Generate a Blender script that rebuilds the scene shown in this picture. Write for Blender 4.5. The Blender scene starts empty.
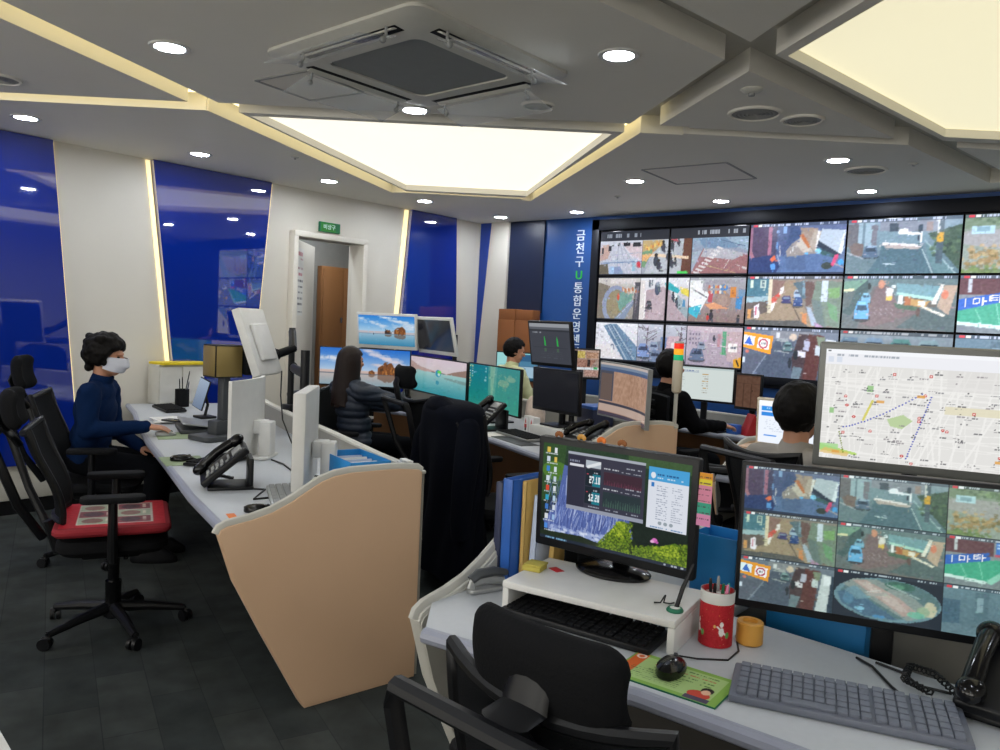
import bpy, bmesh, math, random
import numpy as np
from mathutils import Matrix, Vector
random.seed(7)
R = math.radians
PI = math.pi
SC = bpy.context.scene
COL = SC.collection
SC.view_settings.view_transform = 'Standard'
SC.view_settings.look = 'None'
SC.view_settings.exposure = 0.0
SC.view_settings.gamma = 1.0
SC.view_settings.use_curve_mapping = False
T = Matrix.Translation


def RZ(a): return Matrix.Rotation(a, 4, 'Z')
def RX(a): return Matrix.Rotation(a, 4, 'X')
def RY(a): return Matrix.Rotation(a, 4, 'Y')


# ------------------------------------------------------------------ colours and materials
def hx(s):
    s = s.lstrip('#')
    return tuple(int(s[i:i + 2], 16) / 255 for i in (0, 2, 4))


def lin(c):
    return tuple((x / 12.92 if x <= .04045 else ((x + .055) / 1.055) ** 2.4) for x in c)


MATS = {}


def pm(name, col, rough=.5, metal=0., noise=None, bump=None, coat=0., trans=0., alpha=1., spec=.5, stretch=None):
    """procedural principled material: colour broken up by noise, optional bump"""
    m = bpy.data.materials.new(name)
    m.use_nodes = True
    nt = m.node_tree
    b = nt.nodes['Principled BSDF']
    c = lin(hx(col) if isinstance(col, str) else col)
    b.inputs['Base Color'].default_value = (*c, 1)
    b.inputs['Roughness'].default_value = rough
    b.inputs['Metallic'].default_value = metal
    b.inputs['Specular IOR Level'].default_value = spec
    b.inputs['Coat Weight'].default_value = coat
    b.inputs['Coat Roughness'].default_value = .08
    b.inputs['Transmission Weight'].default_value = trans
    b.inputs['Alpha'].default_value = alpha
    sc, amt = noise or (18., .08)
    tc = nt.nodes.new('ShaderNodeTexCoord')
    mp = nt.nodes.new('ShaderNodeMapping')
    nt.links.new(tc.outputs['Object'], mp.inputs['Vector'])
    if stretch:
        mp.inputs['Scale'].default_value = stretch
    n = nt.nodes.new('ShaderNodeTexNoise')
    n.inputs['Scale'].default_value = sc
    n.inputs['Detail'].default_value = 4
    nt.links.new(mp.outputs['Vector'], n.inputs['Vector'])
    mx = nt.nodes.new('ShaderNodeMix')
    mx.data_type = 'RGBA'
    mx.inputs[6].default_value = (*[max(0, x * (1 - amt)) for x in c], 1)
    mx.inputs[7].default_value = (*[min(1, x * (1 + amt)) for x in c], 1)
    nt.links.new(n.outputs['Fac'], mx.inputs[0])
    nt.links.new(mx.outputs[2], b.inputs['Base Color'])
    if bump:
        n2 = nt.nodes.new('ShaderNodeTexNoise')
        n2.inputs['Scale'].default_value = bump[0]
        n2.inputs['Detail'].default_value = 3
        nt.links.new(mp.outputs['Vector'], n2.inputs['Vector'])
        bp = nt.nodes.new('ShaderNodeBump')
        bp.inputs['Strength'].default_value = bump[1]
        bp.inputs['Distance'].default_value = .004
        nt.links.new(n2.outputs['Fac'], bp.inputs['Height'])
        nt.links.new(bp.outputs['Normal'], b.inputs['Normal'])
    MATS[name] = m
    return m


def emis(name, col, strength, sample=True):
    m = bpy.data.materials.new(name)
    m.use_nodes = True
    nt = m.node_tree
    b = nt.nodes['Principled BSDF']
    c = lin(hx(col))
    b.inputs['Base Color'].default_value = (*c, 1)
    b.inputs['Emission Color'].default_value = (*c, 1)
    b.inputs['Emission Strength'].default_value = strength
    if not sample:
        m.cycles.emission_sampling = 'NONE'
    MATS[name] = m
    return m


def attr_mat(name, strength=0., rough=.4, coat=0., spec=.3):
    """material that shows the printed / displayed picture stored with the mesh"""
    m = bpy.data.materials.new(name)
    m.use_nodes = True
    nt = m.node_tree
    b = nt.nodes['Principled BSDF']
    a = nt.nodes.new('ShaderNodeAttribute')
    a.attribute_name = 'Col'
    b.inputs['Roughness'].default_value = rough
    b.inputs['Specular IOR Level'].default_value = spec
    if strength > 0:
        b.inputs['Base Color'].default_value = (.012, .012, .014, 1)
        nt.links.new(a.outputs['Color'], b.inputs['Emission Color'])
        b.inputs['Emission Strength'].default_value = strength
        m.cycles.emission_sampling = 'NONE'
    else:
        nt.links.new(a.outputs['Color'], b.inputs['Base Color'])
    MATS[name] = m
    return m


pm('wall_white', '#d8d3c8', .55, noise=(3, .03))
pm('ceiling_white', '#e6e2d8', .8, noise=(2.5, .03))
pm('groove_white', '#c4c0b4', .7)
pm('blue_glass', '#0a2a92', .04, noise=(.8, .06), coat=1.0)
pm('blue_wall', '#1d4f94', .35, noise=(2, .05))
pm('navy_wall', '#101c38', .4)
pm('black_frame', '#10131c', .5, spec=.2)
pm('black_plastic', '#0e0f12', .42, noise=(30, .12), spec=.35)
pm('black_gloss', '#08080a', .16, spec=.4)
pm('black_matte', '#0d0e11', .75, bump=(220, .25), spec=.2)
pm('mesh_black', '#121417', .8, bump=(420, .5), spec=.15)
pm('fabric_black', '#090a0d', .85, bump=(160, .35), spec=.2)
pm('grey_plastic', '#8d8f8e', .5)
pm('dark_grey', '#3c3f42', .5)
pm('silver', '#9b9d9c', .32, metal=.35)
pm('frame_grey', '#757672', .4, metal=.2)
pm('white_plastic', '#d9d8d4', .38)
pm('offwhite', '#c6c4bb', .5)
pm('desk_top', '#b9bdc2', .42, noise=(60, .05))
pm('desk_edge', '#9599a8', .4)
pm('beige_panel', '#d3b090', .5, noise=(5, .04))
pm('grey_laminate', '#93918a', .55)
pm('dark_laminate', '#3a3733', .6)
pm('brown_wood', '#9b6a3e', .55, noise=(6, .22), stretch=(1, 1, .12))
pm('box_brown', '#93592c', .7, noise=(9, .1))
pm('blue_box', '#1f86cc', .5)
pm('blue_binder', '#2a60b4', .4)
pm('navy_binder', '#2c3350', .45)
pm('kraft', '#d0ac62', .7)
pm('paper', '#e6e5e0', .8)
pm('paper_blue', '#b6c2d8', .7)
pm('yellow', '#e2c81f', .6)
pm('sticky_yellow', '#b9ab4e', .8)
pm('cushion_red', '#8f1a26', .8)
pm('red', '#bf2029', .4, noise=(40, .08))
pm('dark_red', '#a5141c', .5)
pm('green_dark', '#0e6a4c', .45)
pm('green_led', '#0a6b45', .4)
pm('orange', '#e0762b', .6)
pm('tape_orange', '#cc953f', .35)
pm('pink', '#d97fa0', .7)
pm('teal', '#2aa396', .6)
pm('skin', '#c08a6c', .55, noise=(14, .06))
pm('lip', '#9b5a50', .5)
pm('hair_black', '#0c0908', .6, bump=(60, .8), stretch=(1, 1, .2), spec=.15)
pm('hair_brown', '#1c100c', .5, bump=(60, .8), stretch=(1, 1, .08), spec=.25)
pm('cloth_navy', '#0a2145', .9, bump=(120, .3), spec=.1)
pm('puffer_navy', '#242d3c', .55, bump=(30, .35))
pm('cloth_black', '#09090c', .9, bump=(90, .3), spec=.1)
pm('cloth_lime', '#cfd2a4', .85, bump=(90, .3))
pm('cloth_grey', '#9a948d', .85, bump=(90, .3))
pm('trousers_dark', '#0b0d12', .9, bump=(120, .3), spec=.1)
pm('mask_white', '#d6d8e2', .75, bump=(80, .2))
pm('eye_dark', '#140d0a', .15)
pm('chrome', '#b9bcc2', .18, metal=.9)
pm('beige_plastic', '#d8cbb4', .45)
pm('gold_film', '#a08a55', .34, metal=.35, noise=(4, .12))
pm('cream_foam', '#c79a3c', .8)
pm('floral_cloth', '#d9c6b8', .85, noise=(25, .35))
pm('keycap_grey', '#6c717e', .5)
pm('keyboard_grey', '#666b78', .45)
pm('mat_green', '#8f9f7c', .7)
pm('ac_grille', '#808383', .7, bump=(300, .6))
pm('vent_grey', '#8f8f8b', .6)
def acrylic():
    pm('clear_acrylic', '#e6eaea', .06, alpha=.24)
acrylic()
emis('panel_light', '#fff8e2', .80)
emis('panel_light_dim', '#f3ebc8', .68)
emis('downlight_lens', '#e9f0fa', 130.)
emis('window_glow', '#f4f1ea', 3.5)
emis('cove_led', '#ffefb8', 1.6)
emis('strip_led', '#fbe6b0', .80)
emis('led_red', '#e02a18', .55, False)
emis('led_amber', '#f0a020', .6, False)
emis('led_green', '#19a870', .5, False)
emis('letter_white', '#c9d4e0', .25, False)
emis('letter_green', '#2fae3c', .35, False)
attr_mat('screen_bright', .84, rough=.18)
attr_mat('screen_mid', .66, rough=.15)
attr_mat('screen_dim', .42, rough=.12)
attr_mat('print', 0., rough=.6)
attr_mat('sign_lit', .6, rough=.3)


def carpet():
    m = bpy.data.materials.new('carpet_tiles')
    m.use_nodes = True
    nt = m.node_tree
    b = nt.nodes['Principled BSDF']
    tc = nt.nodes.new('ShaderNodeTexCoord')
    mp = nt.nodes.new('ShaderNodeMapping')
    mp.inputs['Rotation'].default_value = (0, 0, R(20))
    nt.links.new(tc.outputs['Object'], mp.inputs['Vector'])
    br = nt.nodes.new('ShaderNodeTexBrick')
    br.inputs['Scale'].default_value = 2.0
    br.inputs['Mortar Size'].default_value = .004
    br.inputs['Color1'].default_value = (.032, .038, .038, 1)
    br.inputs['Color2'].default_value = (.048, .054, .052, 1)
    br.inputs['Mortar'].default_value = (.027, .032, .032, 1)
    br.inputs['Brick Width'].default_value = 1.0
    br.inputs['Row Height'].default_value = .35
    nt.links.new(mp.outputs['Vector'], br.inputs['Vector'])
    n = nt.nodes.new('ShaderNodeTexNoise')
    n.inputs['Scale'].default_value = 7
    n.inputs['Detail'].default_value = 8
    nt.links.new(mp.outputs['Vector'], n.inputs['Vector'])
    mx = nt.nodes.new('ShaderNodeMix')
    mx.data_type = 'RGBA'
    mx.blend_type = 'OVERLAY'
    mx.inputs[0].default_value = .6
    nt.links.new(br.outputs['Color'], mx.inputs[6])
    nt.links.new(n.outputs['Fac'], mx.inputs[7])
    nt.links.new(mx.outputs[2], b.inputs['Base Color'])
    b.inputs['Roughness'].default_value = .95
    b.inputs['Specular IOR Level'].default_value = .15
    n2 = nt.nodes.new('ShaderNodeTexNoise')
    n2.inputs['Scale'].default_value = 350
    bp = nt.nodes.new('ShaderNodeBump')
    bp.inputs['Strength'].default_value = .4
    nt.links.new(n2.outputs['Fac'], bp.inputs['Height'])
    nt.links.new(bp.outputs['Normal'], b.inputs['Normal'])
    MATS['carpet'] = m
carpet()
pm('blue_paint', '#123a96', .3)
MATS['blue_glass'].node_tree.nodes['Principled BSDF'].inputs['Coat Roughness'].default_value = .015
MATS['blue_glass'].node_tree.nodes['Principled BSDF'].inputs['Coat IOR'].default_value = 2.1


# ------------------------------------------------------------------ mesh building
class MB:
    def __init__(s, M=None):
        s.bm = bmesh.new()
        s.M = M or Matrix.Identity(4)

    def _fin(s, verts, m, mi, faces=None):
        mm = s.M @ m if m is not None else s.M
        for v in verts:
            v.co = mm @ v.co
        fs = faces if faces is not None else {f for v in verts for f in v.link_faces}
        for f in fs:
            f.material_index = mi

    def box(s, c, d, bev=0., seg=2, m=None, mi=0):
        r = bmesh.ops.create_cube(s.bm, size=1.)
        vs = r['verts']
        for v in vs:
            v.co = Vector((v.co.x * d[0] + c[0], v.co.y * d[1] + c[1], v.co.z * d[2] + c[2]))
        if bev > 0:
            es = list({e for v in vs for e in v.link_edges})
            rr = bmesh.ops.bevel(s.bm, geom=es, offset=min(bev, min(d) * .49), segments=seg, affect='EDGES', profile=.5)
            vs = list({v for f in rr['faces'] for v in f.verts} | {v for v in vs if v.is_valid})
            # collect the whole island
            seen = set(vs); st = list(vs)
            while st:
                v = st.pop()
                for e in v.link_edges:
                    o = e.other_vert(v)
                    if o not in seen:
                        seen.add(o); st.append(o)
            vs = list(seen)
        s._fin(vs, m, mi)
        return s

    def rings(s, rings, cap=True, closed=True, m=None, mi=0, loop=False):
        """loft of rings (lists of points)"""
        vr = [[s.bm.verts.new(Vector(p)) for p in r] for r in rings]
        n = len(vr[0]); fs = []
        pairs = list(zip(vr[:-1], vr[1:])) + ([(vr[-1], vr[0])] if loop else [])
        for a, b in pairs:
            for i in range(n if closed else n - 1):
                j = (i + 1) % n
                try:
                    fs.append(s.bm.faces.new((a[i], a[j], b[j], b[i])))
                except ValueError:
                    pass
        if cap and not loop:
            for r, rev in ((vr[0], True), (vr[-1], False)):
                try:
                    fs.append(s.bm.faces.new(list(reversed(r)) if rev else r))
                except ValueError:
                    pass
        s._fin([v for r in vr for v in r], m, mi, fs)
        return s

    def cyl(s, c, r, h, seg=24, r2=None, m=None, mi=0):
        """vertical cylinder / cone, base centre c"""
        r2 = r if r2 is None else r2
        R_ = [[(c[0] + q * math.cos(2 * PI * i / seg), c[1] + q * math.sin(2 * PI * i / seg), c[2] + z) for i in range(seg)] for q, z in ((r, 0), (r2, h))]
        return s.rings(R_, m=m, mi=mi)

    def lathe(s, prof, c=(0, 0, 0), seg=28, m=None, mi=0):
        return s.rings([[(c[0] + r * math.cos(2 * PI * i / seg), c[1] + r * math.sin(2 * PI * i / seg), c[2] + z) for i in range(seg)] for r, z in prof], m=m, mi=mi)

    def tube(s, pts, r, seg=8, m=None, mi=0, loop=False, flat=1.):
        pts = [Vector(p) for p in pts]
        n = len(pts)
        rs = r if isinstance(r, (list, tuple)) else [r] * n
        up = None; rg = []
        for i in range(n):
            if loop:
                t = pts[(i + 1) % n] - pts[i - 1]
            else:
                t = pts[min(i + 1, n - 1)] - pts[max(i - 1, 0)]
            if t.length < 1e-9:
                t = Vector((0, 0, 1))
            t.normalize()
            if up is None:
                up = Vector((0, 0, 1)) if abs(t.z) < .9 else Vector((0, 1, 0))
            side = t.cross(up)
            if side.length < 1e-6:
                side = t.orthogonal()
            side.normalize()
            up = side.cross(t).normalized()
            rg.append([pts[i] + (side * math.cos(2 * PI * k / seg) + up * math.sin(2 * PI * k / seg) * flat) * rs[i] for k in range(seg)])
        return s.rings(rg, m=m, mi=mi, loop=loop)

    def ell(s, c, r, u=16, v=10, m=None, mi=0):
        q = bmesh.ops.create_uvsphere(s.bm, u_segments=u, v_segments=v, radius=1.)
        for w in q['verts']:
            w.co = Vector((w.co.x * r[0] + c[0], w.co.y * r[1] + c[1], w.co.z * r[2] + c[2]))
        s._fin(q['verts'], m, mi)
        return s

    def cap(s, p, q, r1, r2=None, seg=12, m=None, mi=0):
        """capsule with a taper"""
        r2 = r1 if r2 is None else r2
        p, q = Vector(p), Vector(q)
        s.tube([p, q], [r1, r2], seg=seg, m=m, mi=mi)
        s.ell(p, (r1,) * 3, seg, 8, m=m, mi=mi)
        s.ell(q, (r2,) * 3, seg, 8, m=m, mi=mi)
        return s

    def prism(s, poly, z0, z1, bev=0., m=None, mi=0, seg=2):
        """polygon in xy extruded from z0 to z1"""
        vb = [s.bm.verts.new((x, y, z0)) for x, y in poly]
        vt = [s.bm.verts.new((x, y, z1)) for x, y in poly]
        n = len(poly)
        fs = [s.bm.faces.new(list(reversed(vb))), s.bm.faces.new(vt)]
        for i in range(n):
            j = (i + 1) % n
            fs.append(s.bm.faces.new((vb[i], vb[j], vt[j], vt[i])))
        bmesh.ops.recalc_face_normals(s.bm, faces=fs)
        vs = vb + vt
        if bev > 0:
            es = [e for e in {e for f in fs[:2] for e in f.edges}]
            rr = bmesh.ops.bevel(s.bm, geom=es, offset=bev, segments=seg, affect='EDGES', profile=.5)
            seen = {v for f in rr['faces'] for v in f.verts}; st = list(seen)
            while st:
                v = st.pop()
                for e in v.link_edges:
                    o = e.other_vert(v)
                    if o not in seen:
                        seen.add(o); st.append(o)
            vs = list(seen)
        s._fin(vs, m, mi)
        return s

    def grid(s, fn, nu, nv, thick=0., m=None, mi=0):
        """surface fn(u,v)->point, u,v in 0..1; thick gives it a back along the local normal"""
        P = [[Vector(fn(i / nu, j / nv)) for i in range(nu + 1)] for j in range(nv + 1)]
        V = [[s.bm.verts.new(p) for p in r] for r in P]
        fs = []
        for j in range(nv):
            for i in range(nu):
                fs.append(s.bm.faces.new((V[j][i], V[j][i + 1], V[j + 1][i + 1], V[j + 1][i])))
        allv = [v for r in V for v in r]
        if thick:
            N = []
            for j in range(nv + 1):
                for i in range(nu + 1):
                    a = P[j][min(i + 1, nu)] - P[j][max(i - 1, 0)]
                    b = P[min(j + 1, nv)][i] - P[max(j - 1, 0)][i]
                    N.append(a.cross(b).normalized())
            W = [[s.bm.verts.new(P[j][i] - N[j * (nu + 1) + i] * thick) for i in range(nu + 1)] for j in range(nv + 1)]
            for j in range(nv):
                for i in range(nu):
                    fs.append(s.bm.faces.new((W[j][i], W[j + 1][i], W[j + 1][i + 1], W[j][i + 1])))
            for i in range(nu):
                fs.append(s.bm.faces.new((V[0][i + 1], V[0][i], W[0][i], W[0][i + 1])))
                fs.append(s.bm.faces.new((V[nv][i], V[nv][i + 1], W[nv][i + 1], W[nv][i])))
            for j in range(nv):
                fs.append(s.bm.faces.new((V[j][0], V[j + 1][0], W[j + 1][0], W[j][0])))
                fs.append(s.bm.faces.new((V[j + 1][nu], V[j][nu], W[j][nu], W[j + 1][nu])))
            allv += [v for r in W for v in r]
        s._fin(allv, m, mi, fs)
        return s

    def build(s, name, mat, parent=None, smooth=True, ang=35):
        me = bpy.data.meshes.new(name)
        s.bm.to_mesh(me)
        s.bm.free()
        return link_mesh(name, me, mat, parent, smooth, ang)


def link_mesh(name, me, mat, parent=None, smooth=True, ang=35):
    for q in (mat if isinstance(mat, (list, tuple)) else [mat]):
        me.materials.append(MATS[q])
    if smooth:
        me.polygons.foreach_set('use_smooth', [True] * len(me.polygons))
        me.set_sharp_from_angle(angle=R(ang))
    o = bpy.data.objects.new(name, me)
    COL.objects.link(o)
    if parent is not None:
        o.parent = parent
    return o


def tag(o, label, cat, group=None):
    o['label'] = label
    o['category'] = cat
    if group:
        o['group'] = group
    return o


def thing(name, label, cat, loc=(0, 0, 0), rz=0., group=None):
    o = bpy.data.objects.new(name, None)
    o.empty_display_size = .1
    COL.objects.link(o)
    o.location = loc
    o.rotation_euler = (0, 0, rz)
    return tag(o, label, cat, group)


def struct(o):
    o['kind'] = 'structure'
    return o


def dup(root, loc, rz=None, label=None, group=None):
    r = root.copy()
    COL.objects.link(r)
    r.location = loc
    if rz is not None:
        r.rotation_euler = (0, 0, rz)
    if label:
        r['label'] = label
    if group:
        r['group'] = group
    for ch in list(root.children):
        c = ch.copy()
        COL.objects.link(c)
        c.parent = r
        for g in list(ch.children):
            d = g.copy()
            COL.objects.link(d)
            d.parent = c
    return r


def remesh(mb, voxel, smooth=4, fac=.5):
    me = bpy.data.meshes.new('tmp')
    mb.bm.to_mesh(me)
    mb.bm.free()
    o = bpy.data.objects.new('tmp', me)
    COL.objects.link(o)
    a = o.modifiers.new('r', 'REMESH')
    a.mode = 'VOXEL'
    a.voxel_size = voxel
    if smooth:
        b = o.modifiers.new('s', 'SMOOTH')
        b.factor = fac
        b.iterations = smooth
    dg = bpy.context.evaluated_depsgraph_get()
    out = bpy.data.meshes.new_from_object(o.evaluated_get(dg))
    bpy.data.objects.remove(o)
    bpy.data.meshes.remove(me)
    return out


def rrect(w, h, r, n=5, cx=0, cy=0):
    pts = []
    for sx, sy, a0 in ((1, 1, 0), (-1, 1, 90), (-1, -1, 180), (1, -1, 270)):
        for i in range(n + 1):
            a = R(a0 + 90 * i / n)
            pts.append((cx + sx * (w / 2 - r) + r * math.cos(a), cy + sy * (h / 2 - r) + r * math.sin(a)))
    return pts


# ------------------------------------------------------------------ pictures shown on screens and prints
class Cv:
    def __init__(s, w, h, bg='#000000', arr=None):
        if arr is not None:
            s.a = arr
        else:
            s.a = np.zeros((h, w, 3)); s.a[:] = hx(bg)
        s.h, s.w = s.a.shape[:2]
        y, x = np.mgrid[0:s.h, 0:s.w]
        s.X = (x + .5) / s.w
        s.Y = (y + .5) / s.h

    def sub(s, x0, y0, x1, y1):
        return Cv(0, 0, arr=s.a[int(round(y0 * s.h)):int(round(y1 * s.h)), int(round(x0 * s.w)):int(round(x1 * s.w))])

    def fill(s, c):
        s.a[:] = hx(c)

    def _m(s, k, c, al=1.):
        s.a[k] = s.a[k] * (1 - al) + np.array(hx(c)) * al

    def r(s, x0, y0, x1, y1, c, al=1.):
        s._m((s.X >= x0) & (s.X < x1) & (s.Y >= y0) & (s.Y < y1), c, al)

    def e(s, cx, cy, rx, ry, c, al=1.):
        s._m(((s.X - cx) / rx) ** 2 + ((s.Y - cy) / ry) ** 2 < 1, c, al)

    def p(s, pts, c, al=1.):
        k = np.zeros((s.h, s.w), bool)
        n = len(pts)
        for i in range(n):
            x1, y1 = pts[i]; x2, y2 = pts[(i + 1) % n]
            if y1 == y2:
                continue
            cross = ((y1 > s.Y) != (y2 > s.Y)) & (s.X < (x2 - x1) * (s.Y - y1) / (y2 - y1) + x1)
            k ^= cross
        s._m(k, c, al)

    def l(s, x0, y0, x1, y1, t, c, al=1.):
        asp = s.w / s.h
        dx, dy = (x1 - x0) * asp, y1 - y0
        L = math.hypot(dx, dy) or 1e-6
        px, py = (s.X - x0) * asp, s.Y - y0
        u = np.clip((px * dx + py * dy) / L / L, 0, 1)
        s._m(np.hypot(px - u * dx, py - u * dy) < t / 2, c, al)

    def g(s, c0, c1, y0=0., y1=1., x0=0., x1=1.):
        k = (s.Y >= y0) & (s.Y < y1) & (s.X >= x0) & (s.X < x1)
        f = np.clip((s.Y - y0) / max(y1 - y0, 1e-6), 0, 1)[..., None]
        q = np.array(hx(c0)) * (1 - f) + np.array(hx(c1)) * f
        s.a[k] = q[k]

    def noise(s, amp, cell, seed):
        rs = np.random.RandomState(seed)
        gh, gw = max(2, s.h // cell + 2), max(2, s.w // cell + 2)
        q = rs.rand(gh, gw)
        yi = np.linspace(0, gh - 1.001, s.h); xi = np.linspace(0, gw - 1.001, s.w)
        y0, x0 = yi.astype(int), xi.astype(int)
        fy, fx = (yi - y0)[:, None], (xi - x0)[None]
        v = (q[y0][:, x0] * (1 - fy) * (1 - fx) + q[y0 + 1][:, x0] * fy * (1 - fx) + q[y0][:, x0 + 1] * (1 - fy) * fx + q[y0 + 1][:, x0 + 1] * fy * fx)
        s.a[:] = np.clip(s.a + (v - .5)[..., None] * amp, 0, 1)

    def clouds(s, x0, y0, x1, y1, n, seed, c='#eef0f6', al=.35):
        rs = random.Random(seed)
        for _ in range(n):
            t = rs.random()
            x = x0 + (x1 - x0) * t + rs.gauss(0, .03); y = y0 + (y1 - y0) * t + rs.gauss(0, .03)
            s.e(x, y, rs.uniform(.015, .06), rs.uniform(.012, .035), c, al * rs.uniform(.4, 1))

    def rock(s, x, y, w, h, seed):
        """jagged brown sea stack standing on the line y"""
        rs = random.Random(seed)
        up = [(x - w * .5, y)]
        for k in range(9):
            t = k / 8
            up.append((x - w * .5 + w * t, y - h * (.35 + .65 * math.sin(PI * (.12 + .76 * t)) ** 1.2) * rs.uniform(.75, 1.0)))
        up.append((x + w * .5, y))
        s.p(up, '#7a4a28')
        for k in range(60):
            u, v = rs.uniform(-.42, .42), rs.random()
            if v < .9 - abs(u) * 1.1:
                s.p([(x + w * u, y - h * v), (x + w * (u + .07), y - h * (v - .05)), (x + w * (u + .04), y - h * max(0, v - .25)), (x + w * (u - .02), y - h * max(0, v - .2))], rs.choice(['#c07a3a', '#a4622e', '#5c3820', '#d49850', '#8c5630', '#3f2a1c']), .75)
        s.p([(a, y + (y - b) * .55 + .02) for a, b in up], '#6b4630', .6)

    def detail(s, n, seed, lo=.008, hi=.05, amp=.2):
        """many small patches that pick up and vary the local colour"""
        rs = random.Random(seed)
        for _ in range(n):
            x, y = rs.random(), rs.random()
            w, h = rs.uniform(lo, hi), rs.uniform(lo, hi)
            if rs.random() < .3:
                w *= .3; h *= 2
            x0, x1 = int(x * s.w), max(int(x * s.w) + 1, int((x + w) * s.w))
            y0, y1 = int(y * s.h), max(int(y * s.h) + 1, int((y + h) * s.h))
            sx, sy = min(s.w - 1, max(0, x0 + rs.randint(-3, 3))), min(s.h - 1, max(0, y0 + rs.randint(-3, 3)))
            c = s.a[sy, sx] * rs.uniform(1 - amp * 1.5, 1 + amp * 1.5) + np.array([rs.uniform(-1, 1) for _ in range(3)]) * amp * .36
            s.a[y0:y1, x0:x1] = np.clip(s.a[y0:y1, x0:x1] * .35 + c * .65, 0, 1)

    def blur(s, f=1.):
        p = np.pad(s.a, ((1, 1), (1, 1), (0, 0)), 'edge')
        q = (p[:-2, 1:-1] + p[2:, 1:-1] + p[1:-1, :-2] + p[1:-1, 2:] + 2 * s.a) / 6
        s.a[:] = s.a * (1 - f) + q * f

    def marks(s, x0, y0, x1, y1, c, seed=0, dens=.6, al=.8):
        """a run of small illegible marks, one line of far-away writing"""
        rs = random.Random(seed)
        x = x0
        while x < x1:
            w = rs.uniform(.006, .02)
            if rs.random() < dens:
                s.r(x, y0, min(x + w, x1), y1, c, al)
            x += w + .004

    F = {'0': '757557', '1': '262227', '2': '71747', '3': '71717', '7': '71122'}
    G = {'0': '111101101101111', '1': '010110010010111', '2': '111001111100111', '3': '111001111001111', '7': '111001001010010', '.': '000000000000010'}

    def num(s, t, x, y, cw, ch, c):
        for k in t:
            b = s.G[k]
            for i in range(15):
                if b[i] == '1':
                    s.r(x + (i % 3) * cw, y + (i // 3) * ch, x + (i % 3 + 1) * cw, y + (i // 3 + 1) * ch, c)
            x += cw * (2.2 if k == '.' else 3.9)

    def do(s, ops):
        for o in ops:
            getattr(s, o[0])(*o[1:])
        return s


def pic_mesh(name, cv, w, h, mat, parent=None, M=None, bend=0.):
    """flat (or gently bent) picture in the local xz plane, facing -y, centred on the origin"""
    n, m_ = cv.w, cv.h
    u = np.linspace(-.5, .5, n); v = np.linspace(.5, -.5, m_)
    U, Vv = np.meshgrid(u, v)
    x = U * w; z = Vv * h; y = np.zeros_like(x)
    if bend:
        a = x / bend
        x = bend * np.sin(a); y = bend * (np.cos(a) - 1)
    co = np.stack([x, y, z], -1).reshape(-1, 3)
    if M is not None:
        A = np.array(M)
        co = co @ A[:3, :3].T + A[:3, 3]
    i = np.arange(n * m_).reshape(m_, n)
    q = np.stack([i[1:, :-1], i[1:, 1:], i[:-1, 1:], i[:-1, :-1]], -1).reshape(-1, 4)
    me = bpy.data.meshes.new(name)
    me.vertices.add(len(co)); me.vertices.foreach_set('co', co.ravel())
    me.loops.add(q.size); me.loops.foreach_set('vertex_index', q.ravel().astype(np.int32))
    me.polygons.add(len(q)); me.polygons.foreach_set('loop_start', np.arange(0, q.size, 4, dtype=np.int32))
    me.update(calc_edges=True)
    at = me.color_attributes.new('Col', 'FLOAT_COLOR', 'POINT')
    c = np.clip(cv.a, 0, 1)
    c = np.where(c <= .04045, c / 12.92, ((c + .055) / 1.055) ** 2.4).reshape(-1, 3)
    at.data.foreach_set('color', np.concatenate([c, np.ones((len(c), 1))], 1).astype(np.float32).ravel())
    return link_mesh(name, me, mat, parent, smooth=False)
# ------------------------------------------------------------------ what the screens show
def feed_head(c, seed):
    c.r(0, 0, 1, .07, '#2b3440', .55)
    c.r(.03, .012, .075, .06, '#c83a44'); c.r(.085, .015, .125, .06, '#e8e8ee')
    c.marks(.14, .02, .62, .055, '#d8dde6', seed, .7, .7); c.marks(.72, .02, .95, .055, '#d0d6e0', seed + 1, .5, .7)


def finish(c, n, seed, amp=.11):
    """fine camera texture: many small varied patches, slight softness"""
    c.detail(n, seed, .006, .03, amp); c.blur(.7); c.noise(.07, 2, seed)


def car(c, x, y, w, h, body, glass='#26323e', roof=None):
    """small car seen from above and behind"""
    c.e(x, y + h * .36, w * .62, h * .2, '#1c2228', .6)
    c.p([(x - w * .5, y + h * .4), (x - w * .5, y), (x - w * .4, y - h * .3), (x - w * .3, y - h * .5), (x + w * .3, y - h * .5), (x + w * .4, y - h * .3), (x + w * .5, y), (x + w * .5, y + h * .4)], body)
    c.p([(x - w * .38, y - h * .04), (x - w * .3, y - h * .28), (x + w * .3, y - h * .28), (x + w * .38, y - h * .04)], glass)
    c.p([(x - w * .28, y - h * .30), (x - w * .22, y - h * .46), (x + w * .22, y - h * .46), (x + w * .28, y - h * .30)], roof or body)
    c.r(x - w * .46, y + h * .12, x - w * .3, y + h * .22, '#c8b0b0', .7); c.r(x + w * .3, y + h * .12, x + w * .46, y + h * .22, '#c8b0b0', .7)


def bush(c, x0, y0, x1, y1, cols, n, seed):
    rs = random.Random(seed)
    for _ in range(n):
        u, v = rs.gauss(0, .4), rs.gauss(0, .4)
        c.e((x0 + x1) / 2 + u * (x1 - x0) / 2, (y0 + y1) / 2 + v * (y1 - y0) / 2, .02, .03, rs.choice(cols), .7)


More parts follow.
